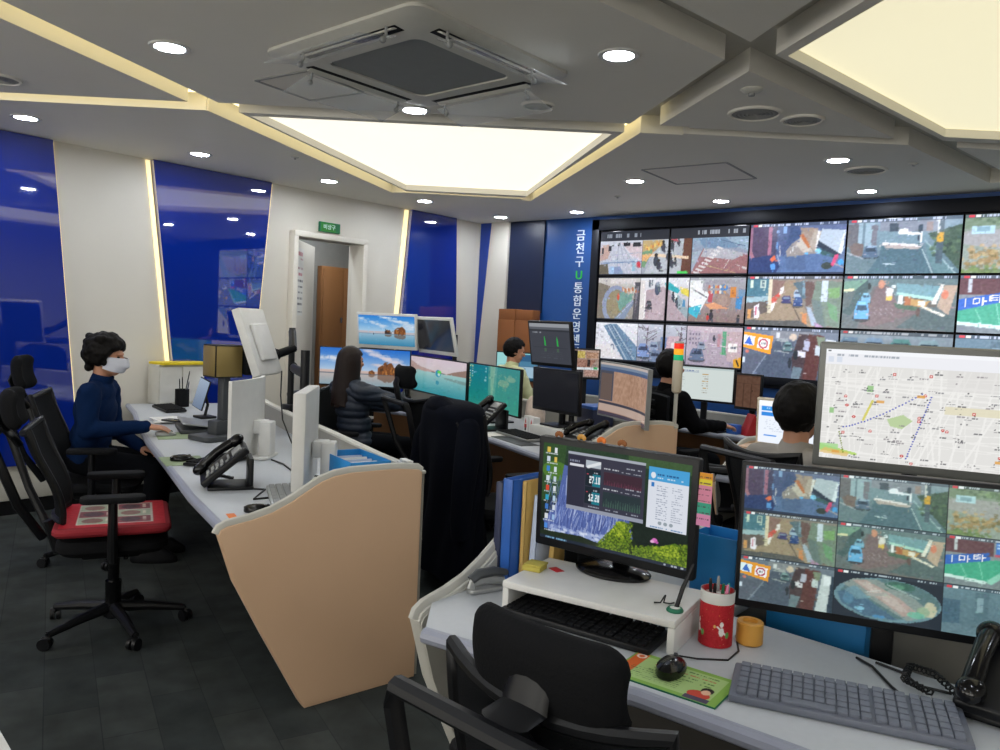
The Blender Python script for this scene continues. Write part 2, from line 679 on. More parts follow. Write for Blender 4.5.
def feed_alley(c):          # purple wall on the left, grey shed roof on the right
    c.do([('g', '#54607c', '#4a5f7c'), ('p', [(.3, 0), (.5, 0), (.56, .2), (.4, .6), (.3, .8)], '#39486a'), ('r', .36, .05, .4, .2, '#7394b8'), ('p', [(.44, .08), (.6, .22), (.4, .45), (.36, .6), (.42, .3)], '#2e4264'),
          ('p', [(.58, .26), (.62, .3), (.72, .6), (.42, .68), (.4, .55), (.46, .4)], '#857d74'), ('p', [(.54, .28), (.59, .32), (.68, .56), (.58, .58), (.5, .42)], '#b4aa98'), ('l', .47, .46, .475, .56, .012, '#e4e2dc'),
          ('p', [(.54, .1), (.72, .12), (.68, .55), (.6, .36), (.55, .25)], '#8f7d6c'), ('p', [(.53, .25), (.57, .22), (.66, .48), (.63, .5)], '#a8633a'), ('p', [(.68, .15), (.76, .18), (.7, .55), (.64, .45)], '#a39684'),
          ('p', [(.72, .16), (.745, .16), (.715, .56), (.70, .55)], '#d8d4c8'), ('p', [(.76, .14), (1, .18), (.955, .64), (.73, .38)], '#a7b2b6'), ('p', [(.98, .18), (1, .18), (.97, .62), (.93, .6)], '#d3dadb'),
          ('p', [(.73, .36), (.955, .62), (.92, .68), (.72, .46)], '#1e2a38'), ('p', [(.72, .48), (.93, .66), (.9, .75), (.74, .62)], '#2f4f4e'),
          ('p', [(.3, .62), (.42, .66), (.72, .6), (1, .75), (1, 1), (.2, 1)], '#4a6284'), ('p', [(.4, .66), (.6, .63), (.62, .92), (.42, .9)], '#435877'),
          ('r', 0, .06, .035, .62, '#7f5566'), ('r', .03, .06, .2, .68, '#40334a'), ('p', [(.02, .5), (.06, .66), (.04, .72), (0, .6)], '#9a6670'), ('r', .205, .06, .245, .62, '#955e70'), ('r', .245, .06, .3, .66, '#34334c'), ('r', .29, .36, .315, .5, '#5f84ac'), ('r', .29, .14, .32, .19, '#6c8cb0'),
          ('p', [(0, .68), (.22, .62), (.3, .68), (.34, .84), (.3, 1), (0, 1)], '#1f2f58'), ('p', [(.23, .7), (.28, .62), (.3, .7), (.26, .76)], '#d4603c'), ('p', [(.24, .8), (.29, .78), (.3, .9), (.25, .9)], '#4d86c0'), ('l', .33, .44, .34, .64, .014, '#c4beb8'), ('l', .31, .62, .345, .8, .012, '#a8a4b0'),
          ('e', .735, .56, .03, .05, '#78bcdc'), ('e', .615, .6, .018, .025, '#56a4d8'), ('e', .83, .84, .055, .065, '#28332e'), ('p', [(.87, .82), (.9, .64), (.94, .62), (.93, .74), (.89, .86)], '#c23f64'), ('e', .965, .78, .025, .06, '#3b92d0'), ('l', .9, .8, 1, .88, .02, '#9a8c84')])
    finish(c, 420, 11); c.r(0, .955, 1, 1, '#202a3c'); feed_head(c, 11)


def feed_carpark(c):        # parked car, road, pole with a yellow box
    c.do([('g', '#7f9298', '#4f686c'), ('r', .3, .04, .85, .26, '#7c8288'), ('r', .38, .1, .46, .24, '#3d4850'), ('r', .63, .14, .67, .28, '#33404a'), ('r', .7, .1, .76, .26, '#8c7c74'), ('p', [(.28, .22), (.74, .3), (.72, .46), (.3, .44)], '#6f878c'),
          ('p', [(.33, .46), (.68, .5), (.78, 1), (.05, 1), (.3, .7)], '#48636a'), ('p', [(0, .55), (.3, .7), (.2, 1), (0, 1)], '#5d7274'),
          ('r', .0, .08, .16, .5, '#5f5f60'), ('r', .1, .06, .25, .5, '#8ea4a8'), ('r', .14, .0, .165, .75, '#64787e'), ('p', [(.22, .1), (.28, .12), (.27, .5), (.23, .48)], '#6c6c70'), ('p', [(.02, .5), (.08, .42), (.16, .46), (.15, .68), (.06, .66)], '#6a5c54'), ('l', .0, .6, .16, .72, .02, '#9aa0a0')])
    car(c, .225, .6, .13, .24, '#4e6274', '#2c3a46', '#8ea2b0')
    c.do([('p', [(.33, .43), (.68, .49), (.67, .54), (.33, .48)], '#e0d9d2'), ('p', [(.34, .47), (.67, .53), (.66, .57), (.36, .54)], '#a89c90'), ('p', [(.46, .26), (.48, .2), (.54, .19), (.56, .26), (.66, .28), (.66, .31), (.47, .3)], '#e2e8ea'), ('r', .655, .26, .675, .46, '#e6e8e6'), ('r', .63, .32, .648, .42, '#2c343c'),
          ('l', .35, .82, .45, .83, .018, '#b9c8c8'), ('l', .68, .57, .7, .66, .018, '#a8bab4'), ('l', .7, .66, .73, .78, .018, '#a8bab4'), ('l', .73, .78, .78, 1, .018, '#a8bab4'), ('p', [(.7, .42), (.78, .55), (.95, 1), (.8, 1), (.72, .64)], '#5b7a7a'), ('l', .7, .42, .96, .98, .02, '#9ab0ac'),
          ('p', [(.72, .3), (1, .15), (1, .95), (.85, .62)], '#3c5040')])
    bush(c, .72, .25, 1.0, .75, ['#34483a', '#4a6048', '#2c3c34', '#58704e'], 60, 3)
    c.do([('r', .80, .02, .85, .82, '#46565c'), ('r', .795, .28, .85, .45, '#c99532'), ('r', .795, .02, .815, .3, '#c4c4bc')])
    finish(c, 420, 12); feed_head(c, 12)


def feed_verge(c):          # dry shrubs beside a road
    c.do([('g', '#7c8a74', '#8c9488'), ('p', [(.0, .28), (1, .22), (1, .9), (.35, .62), (0, .5)], '#989690'), ('p', [(.55, 1), (1, .1), (1, .5), (.8, 1)], '#7d9490'), ('l', .9, .2, .62, 1, .02, '#b4c4bc'), ('p', [(0, 0), (1, 0), (1, .16), (0, .24)], '#6f8066')])
    bush(c, .0, .0, .9, .25, ['#5f7454', '#7c9068', '#4c6048'], 60, 4)
    bush(c, -.1, .48, .6, .95, ['#a88a5c', '#8c7448', '#b89c6c', '#6f6440', '#9a7c50'], 130, 5)
    bush(c, -.1, .85, .4, 1.1, ['#54683c', '#6c8048'], 50, 6)
    c.r(.06, .2, .24, .34, '#a9c8cc'); c.r(.1, .22, .2, .3, '#7f9ea4'); c.l(.52, .3, .62, .3, .03, '#dfe4e4')
    finish(c, 380, 13); feed_head(c, 13)


def feed_hill(c):           # narrow street with blue cars
    c.do([('g', '#7c7468', '#6c665c'), ('p', [(.26, .1), (.52, .08), (.6, .5), (.75, 1), (.0, 1), (.05, .78), (.27, .62)], '#8f7c62'), ('p', [(.28, .08), (.42, .1), (.32, .45), (.28, .5)], '#7c5f54'),
          ('r', 0, .04, .26, .42, '#3f6872'), ('r', .04, .08, .07, .25, '#c4d0b4'), ('r', .15, .08, .21, .25, '#b8c4b0'), ('r', .165, .1, .195, .22, '#4c6468'), ('p', [(0, .44), (.25, .4), (.24, .52), (0, .55)], '#8fa8a8'), ('p', [(0, .55), (.24, .5), (.27, .7), (.0, .9)], '#5a5048'),
          ('r', .245, .02, .28, .74, '#cdbf9e'), ('p', [(.09, .62), (.145, .56), (.16, .84), (.1, .86)], '#e2d8dc'), ('r', .11, .62, .125, .8, '#b04a5a'), ('r', .02, .68, .06, .86, '#c48a50'), ('p', [(.28, .45), (.38, .3), (.37, .4), (.29, .58)], '#c04a3c'), ('p', [(.28, .56), (.33, .5), (.3, .7), (.28, .72)], '#ded6cc'), ('p', [(.37, .24), (.41, .2), (.4, .34), (.36, .38)], '#d8d0c8')])
    car(c, .44, .47, .1, .16, '#34345a', '#6c7c90', '#5a4a60')
    car(c, .555, .36, .085, .18, '#8ea4b2', '#3c4c5c', '#b4c4cc')
    car(c, .565, .52, .095, .2, '#203a68', '#3a5076', '#2c4876')
    c.do([('p', [(.5, .14), (.62, .1), (.64, .45), (.6, .45), (.55, .26)], '#4a5e64'), ('r', .6, .1, .645, .38, '#6f8c94'), ('p', [(.62, .1), (.72, .12), (.74, .5), (.65, .6)], '#5c4640'), ('p', [(.74, .1), (1, .12), (1, 1), (.82, .95), (.7, .5)], '#687866'), ('r', .8, .1, .86, .5, '#bcc6cc'), ('p', [(.86, .25), (.98, .22), (.98, .42), (.88, .44)], '#6f965c'), ('p', [(.7, .45), (.8, .5), (.86, 1), (.76, .9)], '#5a6a64'),
          ('p', [(.65, .6), (.7, .62), (.78, .95), (.72, .98)], '#98a4ac'), ('p', [(.74, .9), (.82, .96), (.84, 1), (.76, 1)], '#a07f98'), ('l', .5, .55, .62, .95, .022, '#54483c'), ('p', [(.62, .75), (.66, .72), (.67, .95), (.62, .96)], '#c07a48'), ('p', [(.86, .5), (.96, .6), (.98, .9), (.9, .8)], '#5f8a60'), ('p', [(0, .9), (.6, .88), (.7, 1), (0, 1)], '#4c4c48')])
    finish(c, 450, 14); feed_head(c, 14)


def feed_junction(c):       # pale blue car on reddish road
    c.do([('g', '#5f7472', '#58605e'), ('p', [(.28, .2), (.4, .18), (.5, .5), (.9, .72), (1, 1), (.15, 1), (.2, .6)], '#64605c'), ('p', [(.3, .22), (.42, .2), (.5, .5), (.7, .66), (.3, .95), (.18, .9), (.26, .5)], '#6f5e5c'), ('p', [(.5, .95), (.72, .62), (1, .72), (1, 1)], '#4c5c5a'),
          ('p', [(0, .12), (.22, .06), (.2, .26), (0, .32)], '#6b8f78'), ('p', [(0, .26), (.1, .24), (.1, .3), (0, .3)], '#d6d0a0'), ('p', [(.12, .26), (.22, .08), (.25, .22), (.08, .75), (0, .7)], '#3e5452'), ('p', [(0, .32), (.12, .28), (.06, .6), (0, .6)], '#54605c'), ('e', .24, .2, .015, .06, '#242c2c')])
    car(c, .215, .42, .085, .2, '#6fa4b8', '#38505e', '#7fb4c4')
    car(c, .185, .66, .135, .38, '#5fa0c8', '#2a4658', '#7cb8d8')
    c.do([('p', [(.48, .14), (.9, .2), (.86, .42), (.5, .34)], '#6f9496'), ('p', [(.48, .3), (.84, .4), (.84, .46), (.5, .36)], '#a4ccb8'), ('p', [(.5, .36), (.82, .46), (.84, .56), (.52, .58)], '#5f5a50'), ('r', .51, .36, .545, .56, '#e0e0d8'), ('r', .56, .38, .62, .54, '#a0603c'), ('p', [(.62, .42), (.78, .46), (.74, .58), (.62, .54)], '#b48c54'), ('r', .68, .46, .74, .54, '#dcd4c0'),
          ('p', [(.47, .5), (.7, .58), (.66, .64), (.5, .6)], '#48604c'), ('p', [(.7, .56), (.72, .54), (.92, .7), (.9, .74)], '#dcd4bc'), ('p', [(.86, .16), (.89, .16), (.83, .52), (.79, .52)], '#ded8c4'), ('p', [(.89, .18), (1, .18), (.94, .7), (.84, .56)], '#b09880'), ('e', .9, .34, .03, .08, '#c8785c'), ('e', .35, .16, .03, .08, '#c08468'), ('p', [(.39, .22), (.46, .24), (.45, .46), (.4, .44)], '#d0ccc0'), ('r', .395, .38, .45, .46, '#d8b44c'), ('e', .685, .66, .018, .08, '#54423c'), ('e', .46, .2, .02, .03, '#dfe8e8')])
    for k, y in enumerate((.6, .68)):
        for q in range(4):
            c.l(.3 + .05 * q, y, .32 + .05 * q, y + .05, .012, '#a8a09c', .7)
    finish(c, 420, 15); feed_head(c, 15)


def feed_market(c):         # blue shop sign and green awning
    c.do([('g', '#84888a', '#707a7c'), ('r', 0, .06, .42, .34, '#5c3c40'), ('r', .07, .06, .1, .3, '#b8bcbc'), ('p', [(0, .42), (.38, .28), (.4, .44), (0, .62)], '#2d5cac'), ('r', .44, .04, .56, .3, '#3a6cb8'), ('r', .45, .08, .55, .11, '#c8d8ec'), ('r', .45, .15, .55, .18, '#c8d8ec'), ('r', .43, .3, .56, .35, '#b44858'), ('r', .56, .04, .585, .34, '#c8cccc'),
          ('p', [(0, .62), (.42, .42), (.62, .38), (.66, .44), (.4, .88), (.0, .82)], '#3b9a78'), ('p', [(.36, .88), (.62, .4), (.66, .44), (.42, .92)], '#86c0a8'), ('p', [(0, .8), (.38, .86), (.36, .92), (0, .86)], '#c8dcd4'), ('l', .14, .58, .2, .82, .016, '#74c0a0'), ('l', .3, .5, .34, .84, .016, '#74c0a0'),
          ('p', [(.6, .46), (1, .3), (1, 1), (.42, 1)], '#6c7476'), ('l', .84, .5, .76, 1, .022, '#c4aa58'), ('e', .78, .34, .08, .07, '#d4dadc'), ('e', .8, .32, .04, .03, '#4c5860'), ('p', [(.88, .46), (1, .42), (1, .6), (.9, .58)], '#c0ac78'), ('r', .93, .64, .99, .72, '#ced4d4'), ('e', .7, .72, .04, .05, '#d8a83c'), ('e', .61, .74, .03, .06, '#4c7ca0')])
    finish(c, 320, 16)
    # two syllables on the shop sign
    s0, s1 = (.12, .44), (.25, .385)
    for (ox, oy) in (s0, s1):
        c.l(ox + .075, oy - .055, ox + .075, oy + .075, .018, '#eef4ff'); c.l(ox + .075, oy + .01, ox + .1, oy + .005, .018, '#eef4ff')
    ox, oy = s0
    for a in ((0, -.03, .05, -.045), (.05, -.045, .05, .04), (.05, .04, 0, .055), (0, .055, 0, -.03)):
        c.l(ox + a[0], oy + a[1], ox + a[2], oy + a[3], .018, '#eef4ff')
    ox, oy = s1
    for a in ((0, -.03, .055, -.045), (0, .01, .055, -.005), (0, .05, .055, .035), (0, -.03, 0, .05)):
        c.l(ox + a[0], oy + a[1], ox + a[2], oy + a[3], .018, '#eef4ff')
    c.l(.06, .42, .06, .55, .018, '#dfe8fa'); feed_head(c, 16)


def feed_schoolzone(c):     # orange road sign, dark road
    c.do([('g', '#66707a', '#3a424c'), ('r', .3, .04, .75, .22, '#77797a'), ('r', .36, .1, .4, .2, '#c4c4c0'), ('e', .54, .17, .04, .07, '#c0ac94'), ('p', [(.36, .24), (.56, .26), (.54, .5), (.58, 1), (.12, 1), (.26, .52)], '#414a56'), ('p', [(.38, .2), (.48, .2), (.5, .27), (.36, .26)], '#8f9490'), ('l', .36, .44, .5, .47, .03, '#8a8f8c'),
          ('p', [(.6, .1), (.72, .12), (.7, 1), (.56, 1), (.54, .55)], '#3c2f30'), ('p', [(.7, .1), (.86, .12), (.8, 1), (.66, 1)], '#4e2c28'), ('p', [(.66, .22), (.72, .24), (.71, .42), (.65, .4)], '#a4a4b0'), ('p', [(.59, .42), (.68, .44), (.68, .54), (.6, .53)], '#ccc8c8'), ('e', .58, .5, .025, .1, '#1e2226'), ('p', [(.77, .3), (.84, .32), (.84, .5), (.77, .48)], '#b4bcb8'), ('p', [(.78, .14), (.87, .15), (.85, .34), (.8, .3)], '#6f7a60'), ('p', [(.56, .72), (.66, .74), (.62, 1), (.54, 1)], '#5c6c70'), ('e', .52, .66, .018, .1, '#20262a'), ('r', .67, .82, .7, .84, '#b0a8a0'),
          ('p', [(.88, .18), (.975, .2), (.94, 1), (.82, 1)], '#b9bebc'), ('p', [(.9, .2), (.975, .22), (.97, .4), (.9, .42)], '#d6d8d8'), ('p', [(.975, .2), (1, .2), (1, 1), (.94, 1)], '#22303c'), ('p', [(0, .55), (.25, .5), (.12, 1), (0, 1)], '#4c525c'), ('e', .05, .48, .02, .03, '#c46a5a'), ('r', .0, .6, .03, .7, '#c4ccd8'), ('l', .1, 1, .26, .54, .022, '#767e88')])
    car(c, .49, .36, .1, .18, '#54706e', '#2c3c40', '#7c9694')
    finish(c, 320, 17, .1)
    c.do([('p', [(0, .1), (.33, .17), (.31, .52), (0, .4)], '#dd8a22'), ('p', [(.0, .16), (.13, .19), (.12, .37), (0, .35)], '#d9e2ee'), ('p', [(.015, .33), (.065, .18), (.11, .36)], '#2f5cb0'), ('p', [(.17, .2), (.3, .23), (.285, .44), (.155, .4)], '#f0ecea'), ('e', .225, .32, .052, .095, '#a8304a'), ('e', .225, .32, .036, .066, '#ece6e4'), ('marks', .203, .3, .247, .34, '#3a3a4c', 3, 1, .9)])
    feed_head(c, 17)


def feed_fisheye(c):        # round wide-angle view of a junction
    c.fill('#161e28')
    c.do([('e', .5, .53, .5, .45, '#5f7c86'), ('e', .52, .5, .46, .4, '#4c6668'), ('p', [(.08, .3), (.18, .16), (.4, .12), (.75, .4), (.95, .7), (.7, .9), (.6, .8), (.3, .5)], '#7c8480'), ('p', [(.17, .2), (.3, .16), (.62, .45), (.8, .72), (.66, .82), (.4, .5)], '#a48c84'), ('p', [(.22, .22), (.3, .2), (.6, .5), (.7, .72), (.62, .72)], '#b4a098'), ('p', [(.3, .46), (.5, .36), (.52, .42), (.36, .5)], '#98928c'),
          ('p', [(.03, .5), (.18, .36), (.4, .66), (.62, .92), (.3, .92), (.08, .72)], '#3f5a70'), ('p', [(.1, .42), (.2, .3), (.34, .54), (.22, .6)], '#62808c'), ('e', .62, .2, .14, .09, '#33584c'), ('e', .6, .22, .06, .05, '#4c7c64'), ('e', .9, .6, .06, .16, '#b9ae92'), ('e', .84, .66, .06, .1, '#8a9c80'), ('e', .78, .75, .08, .07, '#68a48c'), ('e', .25, .78, .05, .04, '#7cb0c8'), ('l', .3, .42, .44, .34, .02, '#c0bab4'), ('e', .44, .9, .06, .035, '#3f78a4'), ('e', .14, .6, .05, .12, '#4a7088'), ('l', .5, .2, .8, .4, .03, '#90a09c')])
    k = ((c.X - .5) / .5) ** 2 + ((c.Y - .53) / .45) ** 2 > 1
    sv = c.a.copy(); finish(c, 420, 18); c.a[k] = sv[k]
    feed_head(c, 18)


def feed_plaza(c):
    c.do([('g', '#5c7680', '#4c626c'), ('p', [(.55, .55), (.75, .4), (1, .1), (1, 1), (.5, 1)], '#aba488'), ('r', .28, .1, .4, .7, '#4a626c'), ('r', .0, .3, .16, .8, '#3c5666'), ('e', .78, .6, .03, .12, '#26282c'), ('r', .3, .2, .36, .5, '#7a929a'), ('p', [(0, .8), (.5, .7), (.5, 1), (0, 1)], '#566c76'), ('r', .92, .86, 1, 1, '#c8b048')])
    finish(c, 320, 19); feed_head(c, 19)


def feed_cars(c):
    c.do([('g', '#8fa0b0', '#66727c'), ('r', 0, .45, 1, 1, '#5c666e')])
    for x, b in ((.1, '#5f7f9c'), (.32, '#7494b4'), (.56, '#4f8c8c'), (.8, '#8aa8b4')):
        car(c, x, .3, .22, .34, b)
    finish(c, 320, 20); feed_head(c, 20)


BIG = [feed_alley, feed_carpark, feed_verge, feed_hill, feed_junction, feed_market, feed_schoolzone, feed_fisheye, feed_plaza]


def person_dot(c, x, y, h, col='#343846'):
    c.e(x, y, h * .16, h * .42, col); c.e(x, y - h * .5, h * .1, h * .14, '#2a2622'); c.e(x + h * .1, y + h * .42, h * .07, h * .2, '#4a4a56')


def tree(c, x, y, h, seed):
    rs = random.Random(seed)
    c.l(x, y, x + .02, y - h, .03, '#4c4048')
    for k in range(9):
        t = rs.uniform(.25, .95); a = rs.uniform(-.3, .3)
        c.l(x + .02 * t, y - h * t, x + .02 * t + a, y - h * t - rs.uniform(.08, .25), .014, '#5a4c54')


def windows(c, x0, y0, x1, y1, nx, ny, col):
    for i in range(nx):
        for j in range(ny):
            x = x0 + (x1 - x0) * (i + .2) / nx; y = y0 + (y1 - y0) * (j + .2) / ny
            c.r(x, y, x + (x1 - x0) * .55 / nx, y + (y1 - y0) * .55 / ny, col)


def small_feeds(c):
    """three by three street pictures filling the left block of the video wall"""
    c.fill('#1b1f2a')
    W = [(0, .313), (.318, .645), (.65, 1)]
    Hh = [(.075, .327), (.345, .66), (.68, .985)]

    def cell(i, j):
        return c.sub(W[i][0], Hh[j][0], W[i][1], Hh[j][1])

    def end(q, seed, n=300):
        q.detail(n, seed, .012, .05, .15); q.blur(.6); q.noise(.07, 2, seed)
    q = cell(0, 0)      # platform with railings
    q.do([('g', '#c4c8d6', '#a8aec4'), ('p', [(.02, .12), (.22, .1), (.26, .5), (0, .6)], '#b99a92'), ('p', [(.3, .05), (.48, .05), (1, .8), (1, 1), (.32, 1), (.2, .5)], '#b8bccc'), ('p', [(.5, .06), (1, .1), (1, .6), (.75, .45)], '#c8b8c0')])
    for k in range(7):
        q.l(.42 + .02 * k, .1, .3 + .13 * k, 1, .018, '#8790a8' if k % 2 else '#d4d8e4', .8)
    q.do([('l', .25, .42, 1, .36, .02, '#9aa4bc'), ('l', .05, .66, 1, .62, .035, '#6f88ac'), ('l', .1, .6, 1, .57, .02, '#a4bcd4'), ('r', .04, .2, .09, .38, '#2a2a32'), ('r', .2, .14, .27, .3, '#24262e'), ('r', .42, .05, .48, .12, '#111218'), ('r', .56, .05, .72, .16, '#15161c'), ('r', .78, .05, .96, .18, '#15161c'), ('p', [(0, .7), (.2, .68), (.24, 1), (0, 1)], '#5c5648'), ('r', .25, .76, .36, 1, '#9cb8dc'), ('p', [(.36, .78), (.5, .76), (.6, 1), (.36, 1)], '#7f90b4'), ('e', .93, .72, .05, .1, '#c43c48'), ('r', .78, .66, .86, .9, '#8fb4cc')])
    end(q, 31)
    q = cell(1, 0)      # pavement with walkers
    q.do([('g', '#b2b8c4', '#9aa0b0'), ('p', [(0, .02), (.46, .02), (.3, .3), (.02, .6), (0, .6)], '#b8a070'), ('p', [(0, .35), (.26, .24), (.06, .78), (0, .8)], '#6c9470'), ('p', [(.44, 0), (.6, 0), (.85, 1), (.05, 1), (.12, .8)], '#b4bac4'), ('p', [(.84, 0), (1, 0), (1, 1), (.8, 1)], '#5c3426')])
    for k in range(10):
        q.e(.06 + .04 * k, .1 + .03 * (k % 3) + .1 * (k < 5), .02, .07, ['#d8a450', '#c87840', '#e0c068'][k % 3])
    q.do([('p', [(0, .42), (.28, .4), (.95, .5), (.95, .58), (.3, .5), (0, .5)], '#e4ccb0'), ('p', [(.0, .42), (.22, .4), (.1, .6), (0, .62)], '#e0aa70'), ('r', .58, 0, .7, .07, '#b04a58')])
    for x, y, h in ((.44, .22, .3), (.3, .62, .36), (.36, .75, .3), (.6, .2, .28), (.56, .5, .3), (.68, .66, .22), (.6, .68, .26), (.73, .1, .2)):
        person_dot(q, x, y, h)
    q.r(.74, .92, .95, .98, '#3fd052'); end(q, 32)
    q = cell(2, 0)      # pedestrian crossing
    q.do([('g', '#8aa4c0', '#8c7884'), ('p', [(.2, .3), (1, .5), (1, 1), (0, 1), (.02, .92)], '#98686c'), ('p', [(.22, .3), (.6, .32), (.98, .46), (.75, .62), (.16, .52)], '#b0b0bc'), ('p', [(.1, .02), (.6, .02), (.95, .3), (.6, .3), (.22, .28)], '#6b88a8'), ('p', [(.6, .02), (1, .02), (1, .4), (.85, .3)], '#8fa8c0'), ('p', [(0, .4), (.18, .34), (.02, .9), (0, .9)], '#9ca8bc'), ('l', .25, .05, .26, .62, .018, '#8894a8'), ('l', .5, .06, .95, .26, .02, '#4c6684')])
    for k in range(9):
        q.p([(.02 + .052 * k, .96 - .085 * k), (.05 + .052 * k, .92 - .085 * k), (.17 + .05 * k, .98 - .085 * k), (.14 + .05 * k, 1.02 - .085 * k)], '#dcd8dc')
    for k in range(7):
        q.l(.25 + .08 * k, .34, .25 + .085 * k, .46, .01, '#dde0e8')
    q.do([('l', .6, .84, .68, .62, .025, '#d8d0d4'), ('l', .3, .78, .85, 1, .014, '#c4b478'), ('p', [(.78, .74), (1, .84), (.98, .9)], '#cfc6ca')]); end(q, 33)
    q = cell(0, 1)      # curved ramp
    q.do([('g', '#c4c0be', '#8a857e'), ('p', [(0, .1), (.3, .2), (.1, .6), (.3, 1), (0, 1)], '#746c60'), ('e', .44, .66, .32, .48, '#8792b0'), ('e', .46, .66, .24, .38, '#857d68'), ('e', .44, .6, .2, .28, '#8f8468'), ('e', .62, .5, .16, .16, '#6f9a90'), ('p', [(.5, .64), (.8, .36), (.84, .5), (.55, .8)], '#68948a'), ('p', [(.42, 1), (.84, .52), (.9, .56), (.66, 1)], '#7c8aa4'), ('l', .5, .95, .85, .55, .025, '#a8b4cc'), ('e', .5, .46, .03, .09, '#c4503a'), ('r', .3, .02, .9, .14, '#d2ccce'), ('p', [(.88, .1), (1, .1), (1, 1), (.86, 1)], '#47464e'), ('p', [(.9, .2), (.98, .2), (.9, .9)], '#7c7884')])
    for k in range(12):
        q.e(.6 + .028 * k, .26 + .02 * (k % 4), .02, .05, ['#c08a64', '#e0d0c4', '#a86a4c'][k % 3])
    end(q, 34)
    q = cell(1, 1)      # narrow shopping street
    q.do([('g', '#dfe2ea', '#b0a2ac'), ('p', [(.1, .3), (.5, .2), (.62, .3), (.98, 1), (.12, 1)], '#ac9aa4'), ('p', [(.3, .25), (.5, .22), (.6, .6), (.4, 1), (.2, 1)], '#b8a6b0'), ('r', 0, .06, .1, 1, '#d9d4d4'), ('r', .1, .3, .13, .95, '#f0eef0'), ('e', .37, .25, .06, .16, '#465066'), ('e', .37, .14, .04, .06, '#8a94a8'), ('r', .18, .04, .22, .2, '#5a6270'), ('r', .24, .04, .27, .18, '#6c7484'), ('p', [(.52, .12), (.6, .1), (.82, .28), (.78, .36), (.56, .26)], '#2fa8b4'), ('p', [(.82, .2), (1, .28), (1, .44), (.84, .34)], '#e0cc50'), ('p', [(.62, .35), (.8, .4), (1, .72), (1, .95), (.8, .72)], '#93a6b0'), ('r', .88, .5, .94, .66, '#4c88b4'), ('r', .7, .36, .76, .5, '#e8ecf0')])
    car(q, .2, .64, .13, .2, '#34343e', '#5c606c'); person_dot(q, .68, .44, .2); person_dot(q, .76, .58, .2, '#3c4454'); end(q, 35)
    q = cell(2, 1)      # market with awnings
    q.do([('g', '#a8acb8', '#866f6c'), ('e', .6, .5, .16, .2, '#988078'), ('e', .6, .5, .1, .13, '#a48c84'), ('p', [(0, .06), (.24, .06), (.24, .28), (.38, .34), (.2, .8), (0, .62)], '#eceef2'), ('l', .06, .26, .32, .44, .03, '#5c5c66'), ('p', [(0, .68), (.24, .6), (.16, .92), (0, .8)], '#36b4d0'), ('p', [(.28, .6), (.46, .55), (.72, .68), (.4, .7)], '#dd9a72'), ('p', [(.36, .35), (.44, .3), (.42, .56), (.34, .54)], '#b84a58'), ('r', .74, .2, .84, .44, '#d8863a'), ('p', [(.85, .4), (.96, .4), (.94, .7), (.84, .68)], '#3d86c4'), ('r', .88, .26, 1, .4, '#6f94b8'), ('e', .62, .22, .07, .07, '#3f7ec8'), ('r', .35, .04, .9, .14, '#9c9aa4')])
    for k in range(16):
        q.e(.36 + .04 * (k % 8), .2 + .12 * (k // 8), .02, .04, ['#c0685a', '#e0dcd8', '#6c88ac', '#d8a060'][k % 4])
    person_dot(q, .42, .86, .24, '#2c2a36'); person_dot(q, .36, .9, .16, '#c03a34'); person_dot(q, .9, .92, .18); end(q, 36)
    q = cell(0, 2)      # viaduct over pale ground
    q.do([('g', '#dde0ea', '#cfcfd8'), ('p', [(.18, .08), (.36, .02), (.5, .02), (1, .62), (1, 1), (.7, 1), (.42, .5)], '#6684a2')])
    for k in range(6):
        q.l(.26 + .04 * k, .08, .72 + .06 * k, 1, .02, ['#3f5a78', '#bcc8d4', '#54708c'][k % 3])
    for k in range(14):
        q.l(.26 + .05 * k, .14 + .062 * k, .36 + .05 * k, .08 + .062 * k, .012, '#8fa4b8')
    q.do([('e', .42, .68, .05, .1, '#6c7488'), ('e', .42, .68, .03, .06, '#c8ccd8'), ('p', [(0, .62), (.34, .58), (.6, .95), (0, .95)], '#d9d6da')])
    for k in range(20):
        q.e(.02 + .02 * (k % 9), .15 + .05 * (k // 3), .02, .03, '#a9aab4', .7)
    end(q, 37)
    q = cell(1, 2)      # parked cars under bare trees
    q.do([('g', '#c0c4d4', '#868a9c'), ('p', [(.3, .5), (.6, .4), (.55, 1), (.1, 1)], '#747c90')])
    car(q, .14, .72, .26, .4, '#7890c4', '#34405c'); car(q, .36, .62, .2, .3, '#8a98b4', '#3c4660'); car(q, .4, .86, .24, .34, '#6c7c9c', '#2c3448')
    tree(q, .2, .62, .55, 1); tree(q, .88, .8, .75, 2)
    q.do([('p', [(.62, .3), (.86, .28), (.8, 1), (.55, 1)], '#c4a8b4'), ('r', .5, .32, .6, .6, '#5f78a4'), ('r', .7, .45, .76, .8, '#e4d4d8')]); end(q, 38)
    q = cell(2, 2)      # street with cars and signs
    q.do([('g', '#c8b8c4', '#9a90a4'), ('p', [(.42, .15), (.62, .15), (.8, 1), (.32, 1)], '#aa9cac'), ('p', [(0, .1), (.26, .12), (.3, .5), (0, .8)], '#b4a8b8'), ('p', [(.62, .12), (1, .1), (1, .9), (.76, .85)], '#c0a8b0')])
    windows(q, .04, .15, .26, .5, 4, 3, '#7c7488'); car(q, .2, .74, .26, .34, '#5c6c8c', '#2f3a50'); car(q, .28, .5, .14, .2, '#8c98b0')
